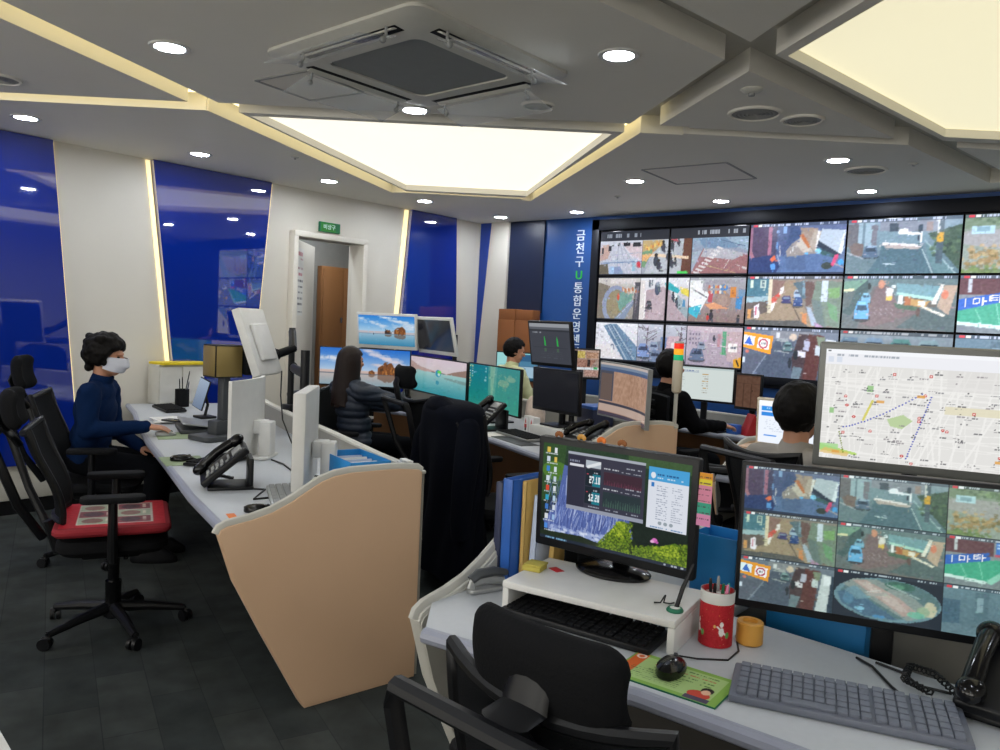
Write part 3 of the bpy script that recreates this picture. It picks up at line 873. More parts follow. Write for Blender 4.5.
    q.do([('r', .65, .1, .72, .7, '#58a07c'), ('l', .4, .42, .74, .5, .018, '#e4d4e0'), ('r', .56, .18, .62, .5, '#b88a98'), ('r', .76, .4, .92, .62, '#f0ecec'), ('marks', .78, .48, .9, .54, '#444a5c', 2, .9), ('p', [(.86, .8), (1, .72), (1, 1), (.88, 1)], '#e0a02c'), ('l', .92, .82, .96, .95, .04, '#2c2418')])
    for k in range(5):
        q.l(.47, .5 + .1 * k, .56, .5 + .1 * k, .012, '#c8c0cc')
    person_dot(q, .5, .3, .14); end(q, 39)
    c.marks(.05, .02, .3, .05, '#9aa2b0', 4); c.marks(.68, .02, .98, .05, '#b0b8c4', 9)
    c.l(.5, 0, .5, 1, .012, '#10131a')
    for y in (.333, .667):
        c.r(0, y - .012, 1, y + .008, '#171a22')


def cv_cctv():
    c = Cv(330, 186, '#10141a')
    xs = (0, .325, .665, 1); ys = (0, .335, .668, 1)
    for j in range(3):
        for i in range(3):
            BIG[j * 3 + i](c.sub(xs[i] + .002, ys[j] + .002, xs[i + 1] - .002, ys[j + 1] - .002))
    c.a = np.clip((c.a * 1.02 + .085) * np.array([.95, 1.01, 1.0]), 0, 1)
    return c


def cv_desktop():           # moss and waterfall wallpaper with two windows
    c = Cv(420, 238, '#18241a')
    rs = random.Random(4)
    c.do([('g', '#26402a', '#0e1812'), ('p', [(.0, 0), (.17, 0), (.15, .5), (0, .62)], '#2f4f28'), ('e', .1, .28, .1, .1, '#4f7a2c'), ('r', .6, 0, 1, .1, '#3d5a34')])
    c.p([(.16, .2), (.3, .25), (.62, .55), (.66, .82), (.5, .92), (.08, .93), (.02, .82), (.12, .6)], '#5468a8')
    for k in range(260):
        x = rs.uniform(.06, .64); y = rs.uniform(.3 + max(0, x - .3) * .8, .82)
        c.l(x, y, x - rs.uniform(-.005, .03), y + rs.uniform(.06, .22), rs.uniform(.006, .014), rs.choice(['#8ea2dc', '#aebbe6', '#6478ba', '#48589a', '#d4def6', '#3a4684']), .6)
    for k in range(120):
        c.e(rs.uniform(.08, .58), rs.uniform(.84, .92), .014, .014, rs.choice(['#dfe8fa', '#b8c6ea', '#8fa2d4']), .6)
    c.do([('p', [(0, .92), (.3, .9), (.5, .95), (.6, 1), (0, 1)], '#1c2a18'), ('p', [(.4, 1), (.47, .88), (.5, .78), (.54, .70), (.57, .66), (.61, .68), (.635, .76), (.64, .9), (.7, 1)], '#4c6a16'), ('p', [(.62, 1), (.68, .9), (.76, .84), (.84, .82), (.92, .76), (1, .8), (1, 1)], '#54741a'), ('p', [(.62, .6), (1, .58), (1, .76), (.9, .74), (.8, .8), (.66, .84)], '#16241a'), ('p', [(.62, .9), (.66, .8), (.69, .86), (.67, 1)], '#1a2a10')])
    for k in range(2400):
        x, y = rs.uniform(.4, 1), rs.uniform(.66, 1)
        on = (y > .98 - (x - .4) * 2.1 and x < .65) or (x > .62 and y > .88 - (x - .65) * .38)
        if on:
            lit = rs.random() + (.35 if (.5 < x < .6 and y < .82) or (.78 < x < .95 and y < .9) else 0)
            c.e(x, y, .006, .009, '#b6c83a' if lit > 1.0 else '#86a024' if lit > .6 else '#5a7818' if lit > .3 else '#34480e', .7)
    c.do([('e', .795, .775, .018, .022, '#d873c0'), ('e', .78, .79, .013, .014, '#f0b8e0'), ('e', .81, .79, .01, .012, '#b85aa8')])
    c.blur(.6); c.noise(.05, 3, 21)
    for i in range(9):
        y = .04 + i * .1
        c.r(.03, y, .055, y + .055, ['#e0c050', '#d0dcea', '#3c84d0', '#d8e6f0', '#d84a30', '#30a4c8', '#3f78c8', '#e0e6e8', '#4f8ee0'][i])
        if i < 8:
            c.r(.085, y, .105, y + .055, ['#e8ecf2', '#e0c25a', '#d8e4ee', '#c8d8e8', '#dfe6ee', '#b9d4ea', '#d8e2ec', '#9fbfe8'][i])
        c.marks(.02, y + .062, .11, y + .074, '#d8e0e8', i, .8)
    c.r(0, .965, 1, 1, '#1a2638'); c.marks(.03, .975, .2, .99, '#8fc4e8', 40, .7); c.marks(.86, .975, .98, .99, '#cfd8e0', 41)
    c.r(.185, .05, .715, .09, '#aeb4c0'); c.r(.185, .075, .715, .62, '#383848'); c.r(.185, .6, .715, .64, '#9aa0b0')
    c.r(.19, .09, .31, .6, '#2c2c3e'); c.r(.2, .17, .3, .195, '#dfe0e8'); c.marks(.2, .13, .27, .15, '#9aa0b4', 7)
    for y, t in ((.22, '27.10'), (.4, '12.20')):
        c.r(.315, y - .02, .42, y + .15, '#16242e'); c.r(.365, y + .03, .42, y + .15, '#147a8c')
        c.num(t, .343, y + .05, .0044, .014, '#eef6fa'); c.marks(.35, y + .005, .4, y + .02, '#c0c8d4', 8); c.r(.325, y + .03, .335, y + .038, '#c84a5a')
    c.r(.315, .115, .42, .185, '#b9c2cc'); c.l(.33, .18, .41, .13, .03, '#e8ecf0')
    c.r(.44, .2, .695, .33, '#3e2633'); c.r(.44, .4, .695, .55, '#26353a')
    for k in range(90):
        x = .442 + .0028 * k; c.r(x, .55 - rs.uniform(.02, .09), x + .0018, .55, '#3f5a52')
        c.r(x, .33 - rs.uniform(.01, .05), x + .0018, .33, '#5f3244')
    for y in (.165, .365):
        c.marks(.44, y, .54, y + .013, '#dfe2ea', 3, .8); c.marks(.57, y - .035, .69, y - .022, '#b9bdc8', 6, .8); c.marks(.56, y + .01, .69, y + .018, '#b9bdc8', 9)
    for k in range(3):
        c.marks(.32 + .13 * k, .572, .42 + .13 * k, .585, '#a8aebc', k, .7)
    c.r(.735, .07, .985, .66, '#e4e9f3'); c.r(.735, .07, .985, .2, '#4aa6de'); c.e(.765, .15, .015, .03, '#e8eff6'); c.marks(.79, .13, .94, .145, '#1e4f82', 3, .8); c.marks(.79, .165, .95, .175, '#dff0fc', 4, .8)
    c.r(.755, .22, .775, .26, '#2f7ec8')
    for k in range(16):
        c.marks(.79, .245 + .021 * k, .86, .253 + .021 * k, '#8a93a8', 50 + k, .7); c.marks(.885, .245 + .021 * k, .955, .253 + .021 * k, '#9aa2b4', 80 + k, .6)
    for k in range(3):
        c.e(.82 + .035 * k, .6, .012, .018, '#9aa6ae')
    c.marks(.76, .64, .97, .65, '#5a86b8', 7, .7)
    return c


def cv_map():
    c = Cv(250, 160, '#dad9d6')
    rs = random.Random(9)
    c.r(0, 0, 1, .14, '#e4e5ea'); c.r(0, 0, 1, .035, '#eceef2'); c.r(.012, .01, .03, .028, '#5a5f64'); c.marks(.05, .045, .4, .06, '#8f98a2', 1, .7); c.r(.015, .07, .045, .12, '#cfd6e2'); c.r(.06, .07, .09, .12, '#cfd6e2')
    for k in range(30):
        x = rs.uniform(0, 1); c.l(x, .15, x + rs.uniform(-.25, .1), 1, rs.choice([.006, .01, .016]), '#e8e7e4', .8)
        y = rs.uniform(.15, 1); c.l(0, y, 1, y + rs.uniform(-.1, .12), rs.choice([.005, .01]), '#e6e5e2', .8)
    c.r(.62, .45, 1, .52, '#d9d2b4', .8); c.p([(.34, .6), (.42, .55), (.47, .6), (.42, .68), (.36, .66)], '#b4c89a'); c.r(.23, .31, .26, .37, '#98c08a'); c.r(.04, .53, .065, .58, '#98c08a'); c.p([(0, .87), (.1, .9), (.2, .93), (.2, .95), (0, .93)], '#b0d070'); c.r(0, .86, .1, .92, '#9ccf86', .8)
    c.r(.62, .14, 1, .32, '#d4d2d0', .5); c.l(.26, .45, .22, .62, .02, '#cfc86a'); c.p([(.03, .9), (.16, .93), (.15, .97), (0, .95)], '#d8b46a', .7)
    for k in range(26):
        t = k / 26; c.e(.12 + .4 * t, .7 - .36 * t ** 1.3, .0045, .007, '#2a3fb0')
        c.e(.55 - .1 * t, .38 + .58 * t, .0045, .007, '#2a3fb0')
    for k in range(10):
        c.e(.1 + .03 * k / 10, .75 + .2 * k / 10, .004, .008, '#7a8a2c')
    for k in range(120):
        x, y = rs.uniform(.02, .96), rs.uniform(.17, .98)
        c.marks(x, y, x + rs.uniform(.025, .05), y + .01, rs.choice(['#5c5c60', '#76777c', '#8a8488']), k, .85)
        if k % 2:
            c.e(x + .015, y - .015, .004, .006, '#4a4a4e')
    for x, y in ((.36, .2), (.54, .2), (.12, .42), (.13, .5), (.28, .4), (.17, .6), (.5, .57), (.5, .6), (.26, .72), (.12, .75), (.48, .98), (.62, .66), (.64, .67), (.76, .5), (.9, .86), (.43, .92), (.52, .37)):
        c.e(x, y, .009, .013, '#c0403c'); c.e(x, y, .004, .006, '#f0d0cc')
    for x, y in ((.5, .38), (.3, .45), (.09, .93), (.9, .9)):
        c.r(x - .02, y - .01, x + .02, y + .015, '#d89a4a', .8)
    return c


def cv_rock():              # sea stack on a beach
    c = Cv(150, 84)
    c.do([('g', '#2482dc', '#b4d6ee', 0, .55), ('g', '#cdb6b8', '#b9c9d6', .54, .62), ('g', '#9cc0d6', '#2f84ac', .62, 1.01)])
    c.clouds(.0, .1, .45, .36, 60, 1); c.clouds(.4, .02, 1, .34, 110, 2); c.clouds(.6, .3, 1, .42, 30, 3)
    c.r(0, .605, 1, .62, '#49627c')
    c.rock(.74, .61, .2, .3, 4); c.rock(.53, .61, .12, .16, 8)
    c.do([('p', [(.47, .61), (.49, .44), (.52, .54), (.58, .57), (.59, .61)], '#40302c'), ('r', .27, .6, .28, .66, '#2f3f50')])
    c.detail(150, 22, .01, .04, .06); c.blur(.8)
    return c


def cv_rock_big():
    c = Cv(190, 82)
    c.do([('g', '#1f6ed0', '#bcd2e8', 0, .62), ('g', '#d8bfb4', '#c9b2ac', .6, .68), ('g', '#c4b8b4', '#8aa4b0', .68, 1.01)])
    c.clouds(.02, .3, .36, .26, 60, 5, '#f0ecee'); c.clouds(.5, .02, 1, .5, 160, 6, '#e8dce4'); c.clouds(.6, .4, .95, .5, 40, 7, '#e8d4d4')
    c.r(0, .675, 1, .70, '#5a6c7c')
    c.rock(.75, .68, .2, .38, 9); c.rock(.58, .68, .07, .12, 10)
    c.detail(150, 23, .01, .04, .06); c.blur(.8)
    return c


def cv_lake():              # calm lake, round teal browser mark in the middle
    c = Cv(140, 76)
    c.do([('g', '#d8c4cc', '#cfc6c8', 0, .38), ('p', [(0, .12), (.2, .28), (.5, .36), (.3, .42), (0, .42)], '#b49a94'), ('p', [(.62, .42), (.8, .3), (1, .2), (1, .5), (.7, .5)], '#8f7468'), ('g', '#9cc6c4', '#2a8f9c', .4, 1.01), ('p', [(.6, .48), (1, .5), (1, .6), (.7, .54)], '#6f8a86', .7),
          ('e', .53, .4, .05, .1, '#1f8fb4'), ('e', .55, .36, .035, .05, '#5ccf5a'), ('e', .545, .43, .022, .04, '#bfe0d4'), ('e', .52, .66, .03, .06, '#1f86a0', .8), ('marks', .15, .06, .2, .09, '#555a66', 2)])
    c.detail(120, 24, .01, .06, .06); c.blur(.8)
    return c


def cv_teal(seed=3):        # shallow sea seen from above, icons at the left
    c = Cv(120, 80)
    c.do([('g', '#127a8e', '#1f8c7e'), ('p', [(.42, 0), (.6, 0), (.55, 1), (.45, 1)], '#8ab79a', .5), ('p', [(.46, 0), (.56, 0), (.5, 1)], '#b9cba6', .4), ('p', [(.6, 0), (1, 0), (1, 1), (.55, 1)], '#3f9a84', .5), ('e', .72, .35, .1, .08, '#8fa88a', .6), ('e', .85, .24, .08, .06, '#9ab094', .6)])
    rs = random.Random(seed)
    for k in range(9):
        for x in (.04, .09) if k < 5 else (.04,):
            c.r(x, .04 + .06 * k, x + .025, .07 + .06 * k, rs.choice(['#d8e8f0', '#c4d8a0', '#9fd0e8', '#e0c8a0']))
    for k in range(6):
        c.r(.35 + rs.uniform(0, .05), .05 + .07 * k, .39, .09 + .07 * k, '#b4d8d8', .7)
    for k in range(40):
        c.e(rs.uniform(.62, .95), .55 - rs.uniform(0, .4), .012, .012, '#9fb694', .5)
    c.detail(200, 25, .01, .05, .1); c.blur(.8)
    return c


def cv_dark():              # switched-off screen
    c = Cv(16, 12, '#14151a'); c.g('#1a1b20', '#101116'); return c


def cv_wave():              # dark waveform editor
    c = Cv(110, 84, '#40434c')
    c.do([('r', 0, 0, 1, .1, '#9a9ea4'), ('r', 0, .1, 1, .16, '#5c6068'), ('r', 0, .16, 1, .2, '#30333a'), ('marks', .08, .22, .3, .25, '#a8acb4', 3), ('r', .06, .6, .94, .61, '#33363e')])
    for x in (.37, .68):
        c.p([(x - .01, .55), (x, .28), (x + .03, .45), (x + .035, .56)], '#2fae4c'); c.r(x - .015, .62, x + .04, .7, '#4a5f50')
    for k in range(4):
        c.marks(.25, .7 + .05 * k, .8, .715 + .05 * k, '#50545e', k)
    return c


def cv_cityplan():          # brown aerial plan in a drawing window
    c = Cv(130, 84, '#b08f7e')
    c.do([('r', 0, 0, 1, .16, '#4c6082'), ('r', 0, 0, 1, .05, '#c4b8b0'), ('r', 0, .05, 1, .09, '#7a8aa0'), ('r', 0, .16, .22, .72, '#4d4f5c'), ('r', .02, .2, .2, .7, '#6a5a54'), ('r', 0, .74, 1, .78, '#3f3f4c'), ('r', 0, .78, 1, .92, '#bfa79a'), ('r', 0, .93, 1, 1, '#4a4250')])
    q = c.sub(.24, .16, .98, .73); q.fill('#b38f78')
    rs = random.Random(2)
    for k in range(30):
        x = rs.uniform(0, 1); q.l(x, 0, x + rs.uniform(-.3, .3), 1, .02, '#9a765f', .5)
    q.noise(.10, 4, 26)
    return c


def cv_doc():               # pale document window
    c = Cv(110, 66, '#dde7e4')
    c.do([('r', 0, 0, 1, .06, '#c4d4d4'), ('marks', .1, .1, .45, .13, '#4f66a0', 3, .9), ('r', .1, .15, .45, .165, '#7f92b8')])
    for k in range(9):
        c.marks(.5, .2 + .07 * k, .6, .225 + .07 * k, '#9a8f80' if k % 3 else '#c09040', k, .8)
        c.marks(.14, .2 + .07 * k, .22, .21 + .07 * k, '#98a4a8', 20 + k, .5)
    return c


def cv_messenger():         # white page with blue bars
    c = Cv(80, 66, '#e6ecf6')
    c.do([('r', 0, 0, 1, .12, '#f4f6fa'), ('r', .04, .14, .95, .24, '#2f8fe0'), ('r', .04, .27, .95, .36, '#2f86dc'), ('marks', .1, .17, .7, .2, '#d8ecff', 3), ('r', .08, .8, .22, .83, '#3f8ee0')])
    for k in range(6):
        c.marks(.08, .45 + .05 * k, .8, .465 + .05 * k, '#a8b0c0', k, .35)
    return c


def cv_tealdesk():          # bright turquoise desktop with windows
    c = Cv(64, 60, '#8fd4d8')
    c.do([('r', 0, 0, .5, .6, '#9fdcdc'), ('e', .52, .22, .05, .1, '#20b850'), ('r', .5, .05, 1, .5, '#2f5f86'), ('r', .55, .3, 1, .48, '#4f84a4'), ('r', .45, .5, .95, .95, '#a4c4d8'), ('r', .5, .55, .7, .9, '#5c86b0'), ('r', 0, .9, 1, 1, '#1f4f6a')])
    return c


def cv_smallcctv():
    c = Cv(64, 60, '#9a8a80')
    c.do([('g', '#b49a8c', '#8a7a74'), ('r', .05, .05, .45, .3, '#c4b060'), ('r', .5, .08, .95, .3, '#b08a70'), ('p', [(.1, .35), (.9, .35), (.6, .7), (.2, .7)], '#a07868'), ('r', .55, .35, .65, .6, '#3a302c'), ('r', 0, .64, 1, .72, '#dfe6ea'), ('r', .8, .62, .95, .7, '#4fb070'), ('r', .45, .74, 1, .95, '#b49084'), ('r', .02, .74, .4, .98, '#2a2a30')])
    c.noise(.3, 2, 27)
    return c


def cv_woodscreen():
    c = Cv(44, 56, '#7c5a48')
    c.do([('r', .0, .0, 1, .06, '#6a4c3c'), ('r', .3, .25, .33, 1, '#634636'), ('r', .62, .25, .65, 1, '#634636'), ('r', 0, .25, 1, .27, '#664838'), ('r', .66, .45, .7, .5, '#4c3428')])
    c.noise(.07, 3, 28)
    return c


def cv_tablet():
    c = Cv(30, 40, '#8fa0b4'); c.g('#9db0c6', '#6f8098'); return c


def cv_notice():            # paper notice: two red headings, dark lines below
    c = Cv(40, 120, '#d9d8d3')
    c.do([('marks', .15, .06, .85, .12, '#b04858', 1, .95), ('marks', .5, .15, .9, .175, '#a85a66', 2, .9), ('marks', .1, .28, .9, .32, '#8c5a60', 3, .9), ('marks', .15, .37, .85, .41, '#a85560', 4, .9)])
    for k in range(5):
        c.marks(.08, .47 + .085 * k, .92, .5 + .085 * k, '#4c4c50', 10 + k, .95)
    c.marks(.08, .93, .9, .95, '#55555a', 33, .9)
    return c


def cv_mousemat():
    c = Cv(150, 90, '#8fb85a')
    c.do([('r', .0, 0, 1, 1, '#86b04e'), ('r', .05, .1, .92, .9, '#a9c680'), ('p', [(.02, .05), (.14, .05), (.14, .75), (.02, .85)], '#d8642a'), ('e', .08, .14, .05, .08, '#e8d8cc'), ('e', .08, .14, .03, .05, '#d8642a')])
    for k in range(4):
        c.marks(.25, .16 + .1 * k, .85, .185 + .1 * k, ['#3f6a2c', '#c05a3c', '#3f6a2c', '#4c7434'][k], k, .8)
    for k in range(6):
        c.marks(.1, .5 + .06 * k, .6, .515 + .06 * k, '#3c5c2c', 10 + k, .7)
    c.do([('e', .8, .78, .1, .13, '#c0402c'), ('e', .84, .6, .055, .1, '#1c1210'), ('e', .84, .66, .04, .08, '#e6b89a'), ('r', .7, .86, .92, .98, '#4a3f58')])
    return c


def cv_cushion():           # red cushion cloth with pale picture squares
    c = Cv(90, 90, '#b81c2c')
    c.r(.1, .12, .9, .85, '#c9c4b8')
    for i in range(3):
        for j in range(2):
            x, y = .12 + .26 * i, .14 + .36 * j
            c.r(x, y, x + .24, y + .33, '#8a4a52' if (i + j) % 2 == 0 else '#a9b49c'); c.e(x + .12, y + .2, .09, .1, '#59404a' if (i + j) % 2 == 0 else '#8f6a64'); c.marks(x + .03, y + .05, x + .2, y + .08, '#e6dccc', i, .8)
    c.noise(.08, 2, 30)
    return c


def cv_tabs():              # index tabs, yellow, pink, green, pink
    c = Cv(30, 80, '#d98aa4')
    c.do([('r', 0, 0, 1, .12, '#e09a30'), ('r', 0, .12, 1, .24, '#e4d23c'), ('r', 0, .24, 1, .56, '#d98aa4'), ('r', 0, .56, 1, .78, '#3fa58a'), ('r', 0, .78, 1, 1, '#d98cb4')])
    for k in range(8):
        c.marks(.1, .08 + .11 * k, .9, .1 + .11 * k, '#503a44', k, .9)
    return c


def cv_calendar():
    c = Cv(40, 60, '#e4e8ea')
    c.do([('r', 0, 0, 1, .1, '#57b8c8'), ('r', .48, .1, .5, .66, '#c4ccd0'), ('r', 0, .66, 1, 1, '#2f9ccc')])
    for k in range(6):
        c.marks(.06, .16 + .08 * k, .44, .19 + .08 * k, '#7a8a94', k, .6); c.marks(.54, .16 + .08 * k, .94, .19 + .08 * k, '#7a8a94', 9 + k, .6)
    return c


def cv_cup():               # red festive wrap with small white figures
    c = Cv(180, 80, '#b01f28')
    rs = random.Random(5)
    for k in range(90):
        c.e(rs.uniform(0, 1), rs.uniform(0, 1), .004, .009, rs.choice(['#e8c8a0', '#d86a4c', '#e0a44c', '#8fae58']), .7)
    for x in (.12, .37, .62, .87):
        c.e(x, .62, .025, .1, '#e8e4e0'); c.e(x, .45, .018, .06, '#e8e4e0'); c.l(x - .04, .5, x + .04, .68, .03, '#e8e4e0'); c.e(x + .06, .7, .02, .08, '#5f9a4c'); c.e(x - .065, .5, .012, .04, '#d8b060')
    c.noise(.08, 2, 31)
    return c


def cv_box(seed):
    c = Cv(24, 30, '#e8e6e6'); c.do([('r', .2, .5, .8, .75, '#b03038'), ('p', [(.3, .45), (.5, .1), (.7, .45)], '#c83a3a'), ('r', .3, .75, .7, .95, '#4a4a44')]); return c
# ------------------------------------------------------------------ the room
CE = 2.57
floor = struct(MB().box((3.2, -4.3, -.05), (11.2, 9.4, .1)).build('floor', 'carpet'))


def wall_with_hole():
    mb = MB()
    # left wall x in [-.14, 0], opening y -2.487..-1.77, z 0..2.145
    for y0, y1, z0, z1 in ((-9.0, -2.487, 0, 2.69), (-1.76, .0, 0, 2.69), (-2.487, -1.76, 2.145, 2.69)):
        mb.box((-.07, (y0 + y1) / 2, (z0 + z1) / 2), (.14, y1 - y0, z1 - z0))
    return mb
struct(wall_with_hole().build('wall_left', 'wall_white'))
struct(MB().box((3.2, .07, 1.35), (11.2, .14, 2.7)).build('wall_back', 'blue_wall'))
struct(MB().box((8.67, -4.3, 1.35), (.14, 9.4, 2.7)).build('wall_right', 'wall_white'))
struct(MB().box((3.2, -9.07, 1.35), (11.2, .14, 2.7)).build('wall_front', 'wall_white'))

# alcove seen through the door opening
struct(MB().box((-1.37, -2.2, 1.35), (.14, 4.4, 2.7)).build('wall_alcove', 'grey_laminate'))
dv = Vector((-.60, .672, 0)); L = dv.length
struct(MB(T((-.02, -2.478, 0)) @ RZ(math.atan2(dv.y, dv.x))).box((L / 2, .02, 1.07), (L, .04, 2.14)).build('wall_alcove_splay', 'wall_white'))
struct(MB().box((-.75, -2.2, 2.62), (1.1, 4.4, .1)).build('ceiling_alcove', 'grey_laminate'))

# door casing
fr = MB()
for y, xx, ww in ((-2.512, .03, .10), (-1.738, -.0, .17)):
    fr.box((xx, y, 1.085), (ww, .05, 2.17), .006)
fr.box((.0, -2.1225, 2.17), (.17, .825, .05), .006)
struct(fr.build('door_1', 'wall_white'))
struct(MB().box((.012, -5.9, .2), (.024, 5.9, .2), .004).box((.012, -.86, .2), (.024, 1.6, .2), .004).build('baseboard_left', 'offwhite'))
struct(MB().box((.008, -5.9, .05), (.016, 5.9, .1)).box((.008, -.86, .05), (.016, 1.6, .1)).build('trim_1', 'black_matte'))

# ceiling slab with grooves and two light wells
LINES = [((2.465, -5.61), (.735, -1.95), .165), ((-.1, -6.024), (1.85, -4.33), .16), ((1.85, -4.33), (3.78, -2.65), .18), ((3.78, -2.65), (8.7, 1.62), .13),
         ((1.53, -1.13), (3.78, -2.91), .09), ((3.7, -2.845), (6.9, -5.38), .16), ((4.36, -5.07), (5.02, -.43), .18), ((.72, -1.95), (1.56, -1.17), .07)]
W1P = [(1.867, -4.103), (3.431, -2.752), (1.642, -1.278), (.86, -1.97)]
W2P = [(4.707, -3.474), (6.5, -4.88), (6.5, -.5), (4.948, -1.828)]


def apply_bool(o, cutters):
    for c in cutters:
        m = o.modifiers.new('b', 'BOOLEAN')
        m.operation = 'DIFFERENCE'; m.solver = 'EXACT'; m.object = c
    dg = bpy.context.evaluated_depsgraph_get()
    me = bpy.data.meshes.new_from_object(o.evaluated_get(dg))
    o.modifiers.clear()
    o.data = me
    for c in cutters:
        d = c.data
        bpy.data.objects.remove(c); bpy.data.meshes.remove(d)


cut = []
for k, ((ax, ay), (bx, by), w) in enumerate(LINES):
    d = Vector((bx - ax, by - ay, 0)); e = .06
    cut.append(MB(T((ax, ay, CE + .05)) @ RZ(math.atan2(d.y, d.x))).box((d.length / 2, 0, 0), (d.length + 2 * e, w, .15)).build('c', 'wall_white', smooth=False))
for P in (W1P, W2P):
    cut.append(MB().prism(P, CE - .03, CE + .13).build('c', 'wall_white', smooth=False))
ceil = MB().box((4.27, -4.5, CE + .05), (8.66, 9.0, .1)).build('ceiling', 'ceiling_white', smooth=False)
apply_bool(ceil, cut)
struct(ceil)
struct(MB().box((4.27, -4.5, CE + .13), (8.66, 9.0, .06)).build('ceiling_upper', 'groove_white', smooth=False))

# glowing light wells
struct(MB().prism(W1P, CE + .045, CE + .06).build('ceiling_light_panel', 'panel_light', smooth=False))
struct(MB().prism(W2P, CE + .045, CE + .06).build('ceiling_light_panel_right', 'panel_light_dim', smooth=False))
# cove strips lying in the grooves
for nm, i0 in (('cove_light', 0), ('cove_light', 1), ('cove_light', 4), ('cove_light', 7)):
    (ax, ay), (bx, by), w = LINES[i0]
    d = Vector((bx - ax, by - ay, 0))
    o = MB(T((ax, ay, CE + .092)) @ RZ(math.atan2(d.y, d.x))).box((d.length / 2, 0, 0), (d.length - .04, w * .55, .012)).build('cove_light', 'cove_led', smooth=False)
    tag(o, ['warm cove strip in the groove crossing the upper left corner of the ceiling', 'warm cove strip in the ceiling groove running in from the left wall', '', '', 'warm cove strip in the bright groove right of the large light panel', '', '', 'short warm cove strip below the large light panel'][i0], 'light strip')

# recessed downlights
DL = [((2.596, -4.945), 'recessed round downlight near the upper left, left of the ceiling air conditioner'), ((.567, -4.82), 'recessed downlight nearest the left picture edge, above the first blue panel'), ((.567, -3.693), 'recessed downlight above the second blue wall panel'),
      ((.567, -2.557), 'recessed downlight above the white wall left of the green exit sign'), ((.567, -1.46), 'recessed downlight below the left tip of the large light panel'), ((.567, -.36), 'recessed downlight in the corner above the blue striped pillar'),
      ((1.517, -.35), 'recessed downlight above the vertical wall lettering'), ((4.151, -3.841), 'recessed round downlight right of the air conditioner, largest on the ceiling'), ((2.822, -1.467), 'recessed downlight left of the pale ceiling hatch, right of the bright groove'),
      ((3.012, -.393), 'recessed downlight above the left block of the video wall'), ((4.299, -1.519), 'recessed downlight beside the round vent right of the ceiling hatch'), ((4.158, -.384), 'recessed downlight close to the top edge of the video wall, rightmost'), ((2.80, -3.70), 'recessed downlight partly behind the clear baffle below the air conditioner')]


def downlight(x, y, lab):
    t = thing('downlight', lab, 'ceiling light', (x, y, CE), group='recessed ceiling downlights')
    MB().lathe([(.058, -.001), (.064, -.006), (.083, -.006), (.086, 0.0005)], seg=32).build('trim_ring', 'white_plastic', t)
    MB().cyl((0, 0, -.0035), .060, .003, 32).build('lens', 'downlight_lens', t)
    return t
d0 = downlight(*DL[0][0], DL[0][1])
for (x, y), lab in DL[1:]:
    dup(d0, (x, y, CE), label=lab)


for k, (x, y) in enumerate(((5.9, -5.4), (4.2, -6.4), (2.2, -7.0), (6.2, -7.6), (7.4, -5.6), (7.2, -3.2), (6.9, -.9), (.567, -6.1))):  # unseen lamps added to lift the overall brightness
    dup(d0, (x, y, CE), label='%s recessed downlight behind or beside the camera, outside the picture' % ['first', 'second', 'third', 'fourth', 'fifth', 'sixth', 'seventh', 'eighth'][k])


def vent(name, x, y, r, lab, cat, rings=5):
    t = thing(name, lab, cat, (x, y, CE))
    MB().lathe([(r * .86, -.002), (r * .9, -.012), (r, -.010), (r * 1.03, .0005)], seg=40).build('rim', 'ceiling_white', t)
    mb = MB().cyl((0, 0, -.004), r * .87, .004, 36)
    for k in range(rings):
        q = r * .8 * (k + 1) / (rings + .5)
        mb.lathe([(q - .006, -.004), (q - .004, -.010), (q + .006, -.008), (q + .008, -.004)], seg=32)
    mb.build('grille', 'vent_grey', t)
vent('ceiling_speaker', 4.28, -2.765, .13, 'round ceiling grille in the triangular panel, larger left one of two', 'vent')
vent('ceiling_speaker', 4.435, -2.53, .105, 'round ceiling grille in the triangular panel, smaller right one of two', 'vent')
vent('ceiling_vent', 3.424, -3.437, .085, 'round dark ceiling diffuser right of the clear baffle', 'vent')
vent('ceiling_vent', 4.36, -1.145, .13, 'round ceiling diffuser above the video wall, right of a downlight', 'vent')
vent('ceiling_vent', 1.37, -5.21, .1, 'round ceiling diffuser at the left picture edge', 'vent')


def sprinkler(x, y, lab, cat='smoke detector', r=.05):
    t = thing('smoke_detector' if cat == 'smoke detector' else 'ceiling_sprinkler', lab, cat, (x, y, CE))
    MB().lathe([(.002, -.02 * r / .05), (r * .5, -.019 * r / .05), (r * .8, -.013 * r / .05), (r, -.004), (r, .004)], seg=24).build('housing', 'offwhite', t)
    MB().lathe([(.001, -.032 * r / .05), (r * .3, -.030 * r / .05), (r * .3, -.018 * r / .05)], seg=16).build('sensor', 'grey_plastic', t)
sprinkler(4.42, -3.14, 'small white smoke detector in the tip of the triangular ceiling panel')
sprinkler(4.66, -1.22, 'tiny sprinkler head right of the round diffuser above the video wall', 'sprinkler', .028)
sprinkler(1.131, -3.285, 'tiny sprinkler head left of the large light panel', 'sprinkler', .028)
sprinkler(2.35, -.95, 'tiny sprinkler head above the wall lettering, left of a downlight', 'sprinkler', .028)


